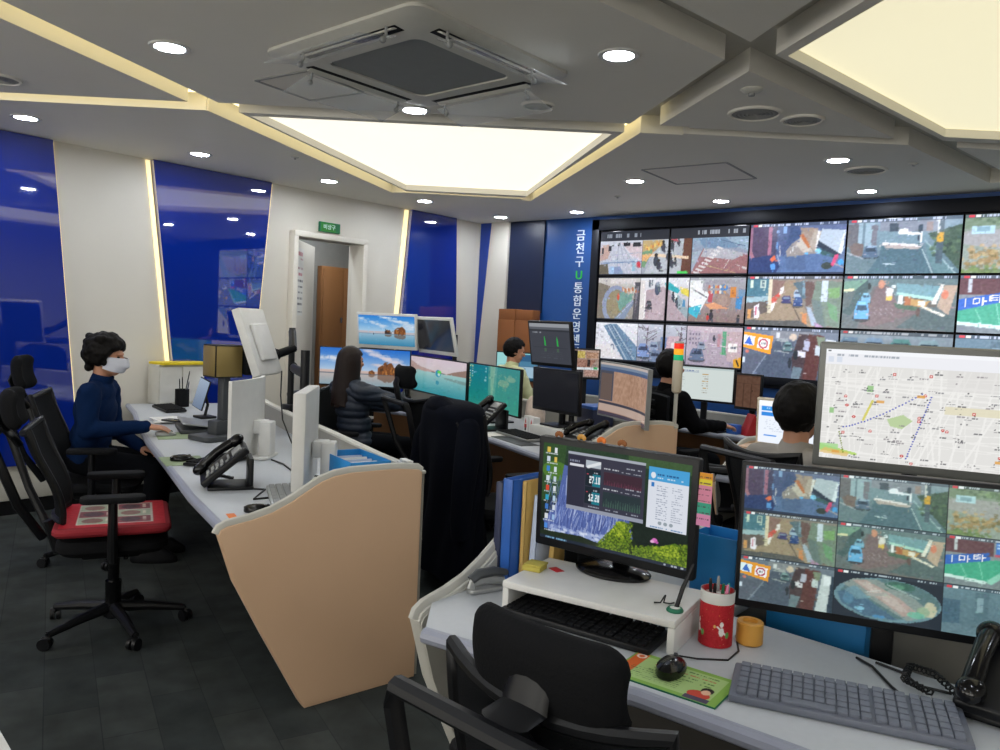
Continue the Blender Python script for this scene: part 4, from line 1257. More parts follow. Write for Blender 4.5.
def hatch(cx, cy, w, h, rz, lab):
    t = thing('access_hatch', lab, 'ceiling hatch', (cx, cy, CE), rz)
    mb = MB()
    for x, y, a, b in ((0, h / 2, w, .016), (0, -h / 2, w, .016), (w / 2, 0, .016, h), (-w / 2, 0, .016, h)):
        mb.box((x, y, -.0025), (a, b, .006), .001)
    mb.build('frame', 'vent_grey', t)
    MB().box((0, 0, -.0008), (w - .02, h - .02, .003)).build('panel', 'wall_white', t)
hatch(3.36, -1.5, .6, .58, R(4), 'pale square ceiling access hatch above the video wall')
hatch(2.66, -4.27, .36, .36, R(8), 'square ceiling access hatch left of the air conditioner')


# ceiling cassette air conditioner with clear baffles
def air_conditioner():
    t = thing('air_conditioner', 'square ceiling cassette air conditioner with grey return grille and clear air baffles', 'air conditioner', (3.38, -4.22, CE))
    s = .95
    mb = MB()
    outer = rrect(s, s, .06, 5); mid = rrect(s * .93, s * .93, .1, 5)
    inn = rrect(s * .60, s * .60, .05, 5)
    mb.rings([[(x, y, .001) for x, y in outer], [(x, y, -.012) for x, y in outer], [(x, y, -.028) for x, y in mid], [(x, y, -.035) for x, y in rrect(s * .72, s * .72, .06, 5)], [(x, y, -.036) for x, y in inn], [(x, y, -.028) for x, y in inn]], cap=False)
    mb.build('fascia', 'offwhite', t)
    MB().prism(rrect(s * .59, s * .59, .045, 5), -.03, -.022).build('return_grille', 'ac_grille', t)
    for k in range(4):
        a = k * PI / 2
        M = RZ(a)
        # dark outlet slot with its louvre
        MB(M).box((0, s * .405, -.029), (s * .62, .055, .012), .004).build('outlet_slot', 'black_matte', t)
        MB(M @ T((0, s * .42, -.036)) @ RX(R(-22))).box((0, 0, 0), (s * .6, .04, .006), .002).build('louvre', 'offwhite', t)
        b = MB(M @ T((0, s * .515, -.088)) @ RX(R(-14))).box((0, 0, 0), (s * .62, .19, .004), .0015)
        pb = b.build('air_baffle', 'clear_acrylic', t)
        for sx in (-1, 1):
            MB(M).tube([(sx * s * .27, s * .44, -.02), (sx * s * .27, s * .44, -.06), (sx * s * .27, s * .455, -.078)], .006, 8).ell((sx * s * .27, s * .455, -.083), (.013, .013, .013), 10, 8).build('baffle_hanger', 'grey_plastic', pb)
air_conditioner()

# ------------------------------------------------------------------ left wall: blue glass panels with glowing edges
def slant_panel(name, pts, mat, x0, x1, lab, cat='wall panel', tagit=True):
    """pts (y,z) outline standing on the left wall"""
    M = Matrix(((0, 0, 1, 0), (1, 0, 0, 0), (0, 1, 0, 0), (0, 0, 0, 1)))
    o = MB(M).prism(pts, x0, x1).build(name, mat, smooth=False)
    return tag(o, lab, cat, 'blue glass wall panels') if tagit else o
slant_panel('glass_wall_panel', [(-7.2, .34), (-4.285, .34), (-4.478, CE - .004), (-7.2, CE - .004)], 'blue_glass', .02, .05, 'glossy blue glass wall panel at the left edge, behind the seated person in navy')
slant_panel('glass_wall_panel', [(-3.515, .34), (-2.94, .34), (-2.756, CE - .004), (-3.782, CE - .004)], 'blue_glass', .02, .05, 'tapering glossy blue glass panel left of the door opening')
slant_panel('glass_wall_panel', [(-1.315, .34), (-.36, .34), (-.478, CE - .004), (-1.13, CE - .004)], 'blue_glass', .02, .05, 'glossy blue glass panel right of the door, behind the dark screen')
def edge_led(y0, y1, w, lab):
    M = Matrix(((0, 0, 1, 0), (1, 0, 0, 0), (0, 1, 0, 0), (0, 0, 0, 1)))
    o = MB(M).prism([(y0 - w, .34), (y0, .34), (y1, CE - .01), (y1 - w, CE - .01)], .002, .012).build('light_strip', 'strip_led', smooth=False)
    tag(o, lab, 'light strip', 'glowing strips beside the blue panels')
edge_led(-4.265, -4.462, .014, 'thin glowing strip on the right edge of the leftmost blue panel')
edge_led(-3.522, -3.79, .03, 'glowing strip on the left edge of the tapering blue panel')
edge_led(-2.912, -2.728, .014, 'thin glowing strip on the right edge of the tapering blue panel')
edge_led(-1.325, -1.14, .05, 'wide glowing strip left of the blue panel behind the dark screen')

# exit sign, notice, wardrobe
es = thing('exit_sign', 'green lit exit sign above the door opening', 'sign', (0, -2.118, 2.265), R(90))
MB().box((0, -.015, 0), (.226, .03, .09), .004).build('housing', 'green_dark', es)
sv = Cv(60, 24, '#1f7a2c')
sv.g('#2a8c34', '#2f7f2a'); sv.p([(.7, 0), (1, 0), (1, 1), (.8, 1)], '#0f6a3c')
pic_mesh('lit_face', sv, .212, .08, 'sign_lit', es, T((0, -.0305, 0)))


def text_mesh(name, body, size, M, mat, parent, depth=.004):
    cu = bpy.data.curves.new(name, 'FONT')
    cu.body = body; cu.size = size; cu.align_x = 'CENTER'; cu.align_y = 'CENTER'; cu.extrude = depth / 2
    o = bpy.data.objects.new(name, cu)
    COL.objects.link(o)
    dg = bpy.context.evaluated_depsgraph_get()
    me = bpy.data.meshes.new_from_object(o.evaluated_get(dg))
    bpy.data.objects.remove(o)
    me.transform(M)
    return link_mesh(name, me, mat, parent, smooth=False)
FX = RX(PI / 2)          # text faces -y, upright
text_mesh('lettering', '비상구', .05, T((-.012, -.0325, 0)) @ FX, 'letter_white', es, .002)

nt_ = thing('notice_paper', 'white paper notice with red headings on the splayed wall by the door', 'notice', (-.02, -2.478, 0), math.atan2(dv.y, dv.x))
pic_mesh('printed_sheet', cv_notice(), .26, .62, 'print', nt_, T((.29, -.002, 1.76)))

wd = thing('wardrobe', 'tall brown wooden wardrobe seen through the door opening', 'wardrobe', (-1.23, -.8, 0))
MB().box((-.02, -.05, 1.005), (.08, .84, 2.01), .004).build('carcass', 'brown_wood', wd)
for k in range(3):
    d_ = MB().box((.03, -.32 + .28 * k, 1.0), (.02, .272, 1.96), .003).build('door', 'brown_wood', wd)
    MB().box((.05, -.21 + .28 * k, 1.42), (.02, .02, .06), .004).build('handle', 'chrome', d_)

# ------------------------------------------------------------------ back wall: white pillar with stripe, lettered blue column, video wall
pc = thing('striped_pillar', 'white wall pillar with a slanting blue stripe in the room corner', 'pillar', (0, -.05, 0))
MXZ = Matrix(((1, 0, 0, 0), (0, 0, -1, 0), (0, 1, 0, 0), (0, 0, 0, 1)))   # prism xy -> xz, thickness along -y
MB(MXZ).prism([(.0, 0), (.385, 0), (.425, CE - .002), (.0, CE - .002)], -.048, 0).build('white_panel', 'wall_white', pc, smooth=False)
MB(MXZ).prism([(.004, .75), (.02, .75), (.173, CE - .006), (.023, CE - .006)], .0, .006).build('blue_stripe', 'blue_paint', pc, smooth=False)
struct(MB().box((.655, -.012, 2.08), (.47, .02, .97)).build('wall_back_dark_panel', 'navy_wall', smooth=False))
bc = thing('brown_cabinet', 'brown wooden boxes stacked beside the pillar below the dark wall panel', 'cabinet', (.665, -.10, 0))
for x, w_ in ((-.118, .23), (.118, .23)):
    b_ = MB().box((x, 0, .76), (w_, .14, 1.5), .006).build('lower_box', 'box_brown', bc)
    MB().box((x, 0, 1.565), (w_, .13, .12 if x < 0 else .11), .006).build('top_box', 'box_brown', bc)

lc = thing('wall_lettering', 'vertical column of white letters on the blue wall left of the video wall', 'lettering', (1.342, -.004, 0))
for k, ch in enumerate('금천구U통합운영센터'):
    text_mesh('letter', ch, .122, T((0, 0, 2.386 - .1323 * k)) @ FX, 'letter_green' if ch == 'U' else 'letter_white', lc, .012)

vf = thing('video_wall_frame', 'black frame around the big video wall on the back wall', 'frame', (0, -.03, 0))
mb = MB()
mb.box((1.565, -.01, 1.78), (.085, .08, 1.5), .004)
mb.box((4.55, -.01, 2.475), (6.05, .08, .105), .004)
MB.build(mb, 'front_border', 'black_frame', vf)
MB().box((4.55, .012, 1.77), (6.0, .03, 1.5)).build('backing', 'black_frame', vf)
MB().box((4.55, -.008, 1.085), (6.05, .06, .07), .004).build('lower_rail', 'black_frame', vf)
XS = [1.615, 2.378, 3.14, 3.94, 4.75, 5.56]
RB = [(1.155, 1.54), (1.55, 1.972), (1.982, 2.41)]
sm = Cv(360, 282); small_feeds(sm)
bigc = []
for f in BIG:
    c = Cv(128, 74); f(c); c.a = np.clip((c.a * 1.12 + .07) * np.array([.98, 1.0, 1.08]), 0, 1); bigc.append(c)
extra = Cv(100, 56); feed_cars(extra)
WORD_R = ['top', 'middle', 'bottom']; WORD_C = ['first', 'second', 'third', 'fourth', 'fifth']
for j in range(3):
    for i in range(5):
        x0, x1 = XS[i] + .004, XS[i + 1] - .004
        z0, z1 = RB[2 - j]
        if i >= 2 and j == 2:
            z0 = 1.095
        what = {(2, 0): 'a purple walled alley', (3, 0): 'a parked car and a road', (4, 0): 'dry shrubs by a road', (2, 1): 'a hilly street with blue cars', (3, 1): 'a pale blue car at a junction', (4, 1): 'a green awning and blue shop sign', (2, 2): 'an orange road sign and dark street', (3, 2): 'a row of parked cars, mostly hidden', (4, 2): 'a plaza, mostly hidden'}.get((i, j), 'small street pictures')
        t = thing('display_panel', '%s row %s video wall screen showing %s' % (WORD_R[j], WORD_C[i], what), 'screen', ((x0 + x1) / 2, -.045, (z0 + z1) / 2), group='screens of the video wall')
        MB().box((0, .01, 0), (x1 - x0, .05, z1 - z0), .002).build('bezel', 'black_gloss', t)
        if i < 2:
            cc = Cv(0, 0, arr=np.clip(sm.sub(i * .5, j / 3, (i + 1) * .5, (j + 1) / 3).a * .95 + .05, 0, 1))
        else:
            cc = bigc[j * 3 + i - 2] if not (j == 2 and i == 3) else extra
        pic_mesh('picture', cc, x1 - x0 - .008, z1 - z0 - .008, 'screen_bright', t, T((0, -.0156, 0)))

# alcove lamp and glowing window shapes added behind the viewer to brighten the room
dup(d0, (-.75, -1.45, 2.57), label='recessed downlight deep inside the alcove behind the door opening')
dup(d0, (-.30, -1.95, 2.57), label='recessed downlight just inside the door opening')  # unseen second lamp, added because one left the alcove dim
for k, x in enumerate((1.5, 4.3, 7.0)):
    g_ = struct(MB().box((x, -8.99, 1.75), (2.2, .02, 1.3)).build('window_%d' % (k + 1), 'window_glow', smooth=False))
    f_ = MB()
    for a, b, c, d in ((0, .66, 2.3, .06), (0, -.66, 2.3, .06), (-1.12, 0, .06, 1.36), (1.12, 0, .06, 1.36), (0, 0, .04, 1.3)):
        f_.box((x + a, -8.985, 1.75 + b), (c, .05, d), .004)
    f_.build('window_frame', 'white_plastic', g_)
# ------------------------------------------------------------------ consoles
PROF = [(0, .695), (.055, .529), (.16, .322), (.315, .03), (.335, 0), (.815, 0), (.815, .845), (.80, .857), (.7, .868), (.5, .869), (.43, .862), (.375, .845), (.31, .81), (.26, .782), (.19, .752), (.115, .734), (.03, .722), (.008, .712)]


def wall_frame(p0, p1):
    """matrix: local x along p0->p1, local y up, local z sideways"""
    d = Vector((p1[0] - p0[0], p1[1] - p0[1], 0))
    L = d.length
    d /= L
    n = Vector((d.y, -d.x, 0))
    M = Matrix(((d.x, 0, n.x, p0[0]), (d.y, 0, n.y, p0[1]), (0, 1, 0, 0), (0, 0, 0, 1)))
    return M, L


def end_panel(root, p0, p1, outer, side=1, zk=1.0, prof=None, lining=True):
    o = root.location
    M, L = wall_frame((p0[0] - o.x, p0[1] - o.y), (p1[0] - o.x, p1[1] - o.y))
    pr = [(s * L / .815, z * zk) for s, z in (prof or PROF)]
    t0, t1 = (-.018, .018)
    e = MB(M).prism(pr, t0, t1, .006).build('end_panel', outer, root)
    top = pr[6:] + pr[0:1]
    MB(M).tube([(s, z + .002, 0) for s, z in top], .021, 10, flat=.55).build('edge_band', 'offwhite', e)
    if lining:
        mx = max(s for s, z in pr); 
        MB(M).prism([(s * .985 + .006, z * .985) for s, z in pr], t0 - .003 if side > 0 else t1, t0 if side > 0 else t1 + .003).build('inner_lining', 'offwhite', e)
    return e


def console(label, front, depth, z=.73, back_poly=None, part=None, ends=(), group='operator consoles', apron=True):
    cx = sum(p[0] for p in front) / len(front); cy = sum(p[1] for p in front) / len(front)
    t = thing('console_desk', label, 'desk', (cx, cy, 0))
    loc = lambda p: (p[0] - cx, p[1] - cy)
    back = back_poly or [(p[0] + d[0], p[1] + d[1]) for p, d in zip(front, depth)]
    poly = [loc(p) for p in front] + [loc(p) for p in reversed(back)]
    MB().prism(poly, z - .03, z, .006).build('desk_top', 'desk_top', t)
    MB().tube([(*loc(p), z - .016) for p in front], .019, 10).build('front_edge', 'desk_edge', t)
    if apron:
        # dark modesty board standing under the top, set back from the front edge
        mid = [loc((f[0] * .35 + b[0] * .65, f[1] * .35 + b[1] * .65)) for f, b in zip(front, [(p[0] + d[0], p[1] + d[1]) for p, d in zip(front, depth)])]
        mb = MB()
        for a, b in zip(mid[:-1], mid[1:]):
            M, L = wall_frame(a, b)
            mb.box((L / 2, (z - .03) / 2, 0), (L + .01, z - .034, .02), m=M)
        mb.build('modesty_board', apron if isinstance(apron, str) else 'dark_laminate', t)
    if part:
        pts, pz = part
        mb = MB(); cap_ = MB()
        for a, b in zip(pts[:-1], pts[1:]):
            M, L = wall_frame(loc(a), loc(b))
            mb.box((L / 2, pz / 2, 0), (L, pz, .03), m=M)
            cap_.box((L / 2, pz + .006, 0), (L + .01, .014, .042), .004, m=M)
        q = mb.build('rear_partition', 'grey_laminate', t)
        cap_.build('cap_rail', 'offwhite', q)
    for e in ends:
        end_panel(t, *e[:2], e[2], e[3], e[4])
    return t


# left console: from the left wall to the big beige end panel
FA = [(.03, -3.93), (.54, -4.11), (1.1, -4.345), (1.73, -4.585), (2.46, -4.84), (3.08, -5.06), (3.535, -5.2)]
DA = [(.29, .76), (.28, .76), (.26, .77), (.24, .78), (.21, .79), (.18, .79), (.150, .79)]
BA = [(a[0] + d[0], a[1] + d[1]) for a, d in zip(FA, DA)]
console('long pale grey console desk on the left ending in a big beige end panel', FA, DA, part=(BA, .835), ends=[((3.537, -5.218), (3.686, -4.416), 'beige_panel', 1, 1.0)])
# middle console in front of the person in the quilted jacket
FB = [(.42, -2.47), (.9, -2.42), (1.4, -2.36), (2.0, -2.57), (2.711, -2.851), (3.265, -3.09), (3.45, -3.165)]
DB = [(.25, .75), (.28, .75), (.29, .75), (.3, .75), (.3, .75), (.3, .75), (.3, .75)]
BB = [(a[0] + d[0], a[1] + d[1]) for a, d in zip(FB, DB)]
console('long console desk in the middle row with three desk phones', FB, DB, part=(BB, .86), ends=[((3.47, -3.175), (3.77, -2.41), 'beige_panel', 1, 1.055)], apron='brown_wood')
# far console below the video wall
FC = [(.55, -.78), (1.3, -.66), (2.3, -.93), (3.44, -1.21), (4.0, -1.26)]
DC = [(.1, .55), (.1, .5), (.1, .6), (.05, .7), (.0, .7)]
console('console desk in the far row just below the video wall', FC, DC, part=([(a[0] + d[0], a[1] + d[1]) for a, d in zip(FC, DC)], .80), apron='brown_wood')
# console of the person in grey
FD = [(4.22, -2.80), (5.2, -2.76), (6.3, -2.76)]
DD = [(.0, .62), (.0, .62), (.0, .62)]
console('console desk of the person in grey, mostly hidden behind the map screen', FD, DD, part=([(4.22, -2.16), (6.3, -2.16)], .84), ends=[((4.2, -2.82), (4.2, -2.14), 'beige_panel', -1, 1.0)])
# near console
FN = [(4.665, -5.335), (4.76, -5.32), (4.87, -5.30), (5.19, -5.243), (5.5, -5.232), (5.9, -5.245), (6.6, -5.30)]
DN = [(0, .94), (0, .93), (0, .9), (0, .85), (0, .84), (0, .85), (0, .9)]
console('nearest pale grey console desk in the right foreground', FN, DN, back_poly=[(4.55, -5.20), (4.51, -4.42), (4.87, -4.42), (5.12, -4.42), (5.12, -4.69), (5.39, -4.70), (5.60, -4.72), (5.9, -4.70), (6.6, -4.70)], part=([(4.52, -4.38), (6.6, -4.38)], .85), ends=[((4.545, -5.255), (4.475, -4.40), 'offwhite', -1, 1.0)])

# pale box with a yellow sheet at the bottom left corner of the picture
t = thing('storage_box', 'white box with a yellow sheet at the bottom left picture corner', 'box', (3.45, -6.085, 0), R(-6))
MB().box((0, 0, .15), (.62, .42, .3), .006).build('carton', 'white_plastic', t)
MB().box((-.01, -.02, .3015), (.58, .34, .003)).build('yellow_sheet', 'yellow', t)
# ------------------------------------------------------------------ office chairs (sitter faces local +y)
def headpad(w, h, t, bend, r=.04):
    """curved rounded pad in the xz plane, front towards +y"""
    def fn(u, v):
        x = (u - .5) * w
        hw = w / 2 - r
        hh = h / 2
        if abs(x) > hw:
            hh -= r - math.sqrt(max(0, r * r - (abs(x) - hw) ** 2))
        z = (v - .5) * 2 * hh
        return (x, bend * (2 * x / w) ** 2 - .012 * (1 - (2 * v - 1) ** 2), z)
    def body(mb, M):
        nu, nv = 24, 12
        front = [[Vector(fn(.5 - .5 * math.cos(PI * i / nu), .5 - .5 * math.cos(PI * j / nv))) for i in range(nu + 1)] for j in range(nv + 1)]
        F = []; B = []
        for j in range(nv + 1):
            F.append([]); B.append([])
            for i in range(nu + 1):
                p = front[j][i]
                e = max(abs(math.cos(PI * i / nu)) ** 8, abs(math.cos(PI * j / nv)) ** 6)
                th = t * (1 - .75 * e)
                F[-1].append(mb.bm.verts.new(M @ (p + Vector((0, th / 2, 0)))))
                B[-1].append(mb.bm.verts.new(M @ (p - Vector((0, th / 2, 0)))))
        nf = mb.bm.faces.new
        for j in range(nv):
            for i in range(nu):
                nf((F[j][i + 1], F[j][i], F[j + 1][i], F[j + 1][i + 1]))
                nf((B[j][i], B[j][i + 1], B[j + 1][i + 1], B[j + 1][i]))
        for i in range(nu):
            nf((F[0][i], F[0][i + 1], B[0][i + 1], B[0][i])); nf((F[nv][i + 1], F[nv][i], B[nv][i], B[nv][i + 1]))
        for j in range(nv):
            nf((F[j + 1][0], F[j][0], B[j][0], B[j + 1][0])); nf((F[j][nu], F[j + 1][nu], B[j + 1][nu], B[j][nu]))
    return body


def chair(label, x, y, rz, zs=.46, bt=.90, hz=None, lean=.12, bw=.44, hw=.28, hh=.15, arms=True, base=True, solid=False, hlean=.07, hbend=.045, ribs=0, cat='chair', group='office chairs'):
    t = thing('office_chair', label, cat, (x, y, 0), R(rz), group)
    # base
    if base:
        sb = MB()
        sb.lathe([(.03, .05), (.042, .06), (.042, .115), (.03, .125)], seg=20)
        for k in range(5):
            a = R(90 + 72 * k)
            c, s = math.cos(a), math.sin(a)
            sb.tube([(.03 * c, .03 * s, .1), (.15 * c, .15 * s, .088), (.30 * c, .30 * s, .062)], [.026, .022, .015], 10)
        sb.build('star_base', 'black_plastic', t)
        for k in range(5):
            a = R(90 + 72 * k)
            M = T((.30 * math.cos(a), .30 * math.sin(a), 0)) @ RZ(a + .6)
            cm = MB(M)
            for sx in (-1, 1):
                cm.rings([[(sx * .013 + w_, .026 * math.cos(q * PI / 8) - .008, .0265 + .026 * math.sin(q * PI / 8)) for q in range(16)] for w_ in (-.008, .008)])
            cm.tube([(0, 0, .035), (0, 0, .07)], .008, 8)
            cm.ell((0, -.004, .045), (.011, .022, .014), 12, 8)
            cm.build('caster', 'black_plastic', t)
        MB().cyl((0, 0, .1), .024, zs - .19, 16).cyl((0, 0, .1), .034, .12, 16).build('gas_lift', 'black_gloss', t)
        MB().box((0, -.01, zs - .085), (.16, .24, .05), .015).box((.12, .05, zs - .085), (.1, .02, .012), .004).tube([(0, -.1, zs - .085), (0, -.22, zs - .07), (0, -.26, zs + .06)], [.03, .028, .024], 10).build('mechanism', 'black_plastic', t)
    # seat: crowned, rounded front
    def seat(u, v):
        ang = 0
        return None
    sm_ = MB()
    out = rrect(.47, .44, .09, 6)
    lv = [(1.0, -.058, .90), (1, -.035, 1.), (1, -.012, 1.0), (1, -.002, .94), (1, .008, .7), (1, .010, .3)]
    rings = [[(px * k, py * k, zs + dz + (.012 if dz > -.01 else 0) * (1 - 2.2 * max(0, py * k / .22) ** 2)) for px, py in out] for _, dz, k in lv]
    sm_.rings(rings).build('seat', 'fabric_black', t)
    # back: gently curved panel in a frame
    zb = zs + .09

    def bp(u, v):
        w_ = bw * (.80 + .20 * v) if v < .95 else bw
        x_ = (u - .5) * w_
        top = bt - .03 * (1 - (2 * u - 1) ** 2) if not solid else bt + .02 * (1 - (2 * u - 1) ** 4)
        z_ = zb + (top - zb) * v
        y_ = -.235 - lean * v + .045 * (2 * u - 1) ** 2 + .035 * math.sin(PI * min(v * 1.3, 1)) * (1 - v)
        return (x_, y_, z_)
    if solid:
        b = MB().grid(bp, 16, 24, .05).build('backrest', 'fabric_black', t)
        if ribs:
            rb = MB()
            for k in range(ribs):
                v = (k + .7) / (ribs + .4)
                rb.tube([Vector(bp(u / 10, v)) + Vector((0, -.05 - .004, 0)) for u in range(1, 10)], .020, 8)
            rb.build('quilted_rib', 'fabric_black', b)
    else:
        loop = [bp(u / 10, 0) for u in range(11)] + [bp(1, v / 12) for v in range(1, 13)] + [bp(u / 10, 1) for u in range(9, -1, -1)] + [bp(0, v / 12) for v in range(11, 0, -1)]
        b = MB().tube(loop, .014, 8, loop=True).build('backrest', 'black_plastic', t)
        MB().grid(bp, 14, 20, .006).build('back_mesh', 'mesh_black', b)
        # outer frame standing behind the mesh
        q = []
        for sx in (-1, 1):
            side = [(sx * .10, -.27, zs + .01), (sx * .18, -.31 - lean * .35, zs + .17), (sx * bw * .5, -.325 - lean * .9, bt - .07), (sx * bw * .48, -.33 - lean, bt - .03)]
            q.append(side)
        path = q[0] + list(reversed(q[1]))
        MB().tube(path, .015, 8, flat=1.3).build('back_frame', 'black_plastic', t)
    if hz:
        yh = -.235 - lean - hlean
        M = T((0, yh, hz)) @ RX(R(8))
        mb = MB(); headpad(hw, hh, .05, hbend)(mb, M)
        h_ = mb.build('headrest', 'fabric_black' if not solid else 'black_matte', t, ang=50)
        MB().tube([(0, -.245 - lean, bt - .09), (0, -.30 - lean, bt - .02), (0, yh - .04, hz - .045), (0, yh - .022, hz + .01)], [.042, .046, .046, .04], 12, flat=.32).build('headrest_bracket', 'black_plastic', h_)
    if arms:
        for sx in (-1, 1):
            a_ = MB().prism(rrect(.085, .25, .035, 4, sx * .265, .0), zs + .185, zs + .213, .008).build('armrest', 'black_matte', t)
            MB().tube([(sx * .17, .0, zs - .06), (sx * .262, .0, zs - .05), (sx * .268, -.0, zs + .02), (sx * .266, -.0, zs + .19)], [.018, .02, .02, .018], 10, flat=1.6).build('arm_post', 'black_plastic', a_)
    return t


chair('black mesh office chair with a red picture cushion, left foreground', 2.40, -5.06, -25, zs=.45, bt=.93, hz=1.00, lean=.12, hw=.25, hh=.17, hlean=.05)
chair('black high-backed office chair under the person in navy', 1.30, -4.66, -32, zs=.46, bt=.95, hz=1.06, lean=.12, hw=.25, hh=.19, hlean=.06)
chair('black mesh chair under the person in the quilted jacket', 1.50, -2.97, -58, zs=.45, bt=.93, lean=.08)
chair('empty black chair with a headrest right of the person in the quilted jacket', 2.27, -2.74, -22, zs=.46, bt=.95, hz=1.08, lean=.10, hlean=.05)
chair('black office chair carrying a long dark coat over its back', 3.11, -3.19, -22, zs=.44, bt=.96, lean=.06)
chair('nearest black chair with a wide leather headrest, at the bottom of the picture', 5.235, -5.42, -2, zs=.42, bt=.875, hz=.905, lean=.0, bw=.45, hw=.305, hh=.155, hlean=-.02, hbend=.018)
chair('black mesh chair behind the person in grey', 4.76, -3.13, -23, zs=.45, bt=.985, lean=.06, bw=.42)
chair('black chair with quilted back under the person in black', 3.28, -1.63, -14, zs=.45, bt=1.02, lean=.06, solid=True, ribs=7, bw=.46)
chair('low black chair standing empty between the signal tower and the person in grey', 4.10, -2.55, 30, zs=.45, bt=.80, lean=.05, bw=.40)
chair('black chair whose top shows in front of the door, above the beach screen', .38, -1.66, 20, zs=.47, bt=1.17, lean=.06, solid=True)
chair('dark chair under the person in the pale green shirt', 1.30, -1.12, -12, zs=.45, bt=.90, lean=.06)

# red cushion lying on the first chair
cu = thing('seat_cushion', 'red seat cushion printed with pale picture squares on the left foreground chair', 'cushion', (2.40, -5.06, .486), R(-25))
mb = MB()
out = rrect(.50, .46, .05, 6)
mb.rings([[(x * k, y * k, z) for x, y in out] for k, z in ((.96, .0), (1., .012), (1., .024), (.97, .034), (.9, .038))]).build('pad', 'cushion_red', cu)
cc = cv_cushion()
M = T((0, 0, .0392)) @ RX(-PI / 2)
pic_mesh('printed_cover', cc, .45, .41, 'print', cu, M)


# long coat draped over the chair back
def coat():
    t = thing('coat', 'long dark navy coat draped over an office chair back', 'coat', (2.992, -3.480, 0), R(-22))
    rs = random.Random(3)

    def ring(z):
        """closed outline of the hanging cloth at height z"""
        f = (1.02 - z) / .98
        w = .235 + .075 * min(1, f * 2.2) - .015 * f
        d = .112 + .045 * f
        pts = []
        for k in range(56):
            a = 2 * PI * k / 56
            fold = .018 * math.sin(5 * a + 1.3 + 2 * f) * min(1, f * 2.5) + .012 * math.sin(9 * a + 4 * f) * min(1, f * 2)
            ex = abs(math.cos(a)) ** .75 * (1 if math.cos(a) > 0 else -1)
            ey = abs(math.sin(a)) ** .8 * (1 if math.sin(a) > 0 else -1)
            pts.append(((w + fold) * ex, (d + fold) * ey - .02 + .02 * f + .02 * math.sin(6 * f + a), z + .015 * math.sin(3 * a) * (f > .9)))
        return pts
    zz = [.10, .13, .2, .3, .4, .5, .6, .7, .78, .85, .9, .94, .97]
    rings = [ring(z) for z in zz]
    for s, z in ((.93, .995), (.8, 1.012), (.55, 1.022), (.2, 1.026)):
        rings.append([(x * s, y * s, z) for x, y, _ in rings[12]])
    MB().rings(rings).build('body', 'cloth_navy_black', t, ang=60)
    # hood rolled along the top and two hanging sleeves
    MB().tube([(-.17, -.06, .955), (-.08, -.095, .99), (.04, -.10, 1.0), (.15, -.07, .965)], [.035, .055, .055, .035], 12).ell((-.17, -.06, .955), (.035,) * 3).ell((.15, -.07, .965), (.035,) * 3).build('hood', 'cloth_navy_black', t, ang=60)
    for sx in (-1, 1):
        MB().tube([(sx * .225, -.03, .90), (sx * .29, -.06, .78), (sx * .305, -.085, .6), (sx * .30, -.09, .42), (sx * .29, -.08, .34)], [.06, .068, .06, .052, .05], 14).ell((sx * .225, -.03, .90), (.06,) * 3).build('sleeve', 'cloth_navy_black', t, ang=60)
pm('cloth_navy_black', '#080b15', .9, bump=(45, .5), noise=(6, .3), spec=.1)
coat()
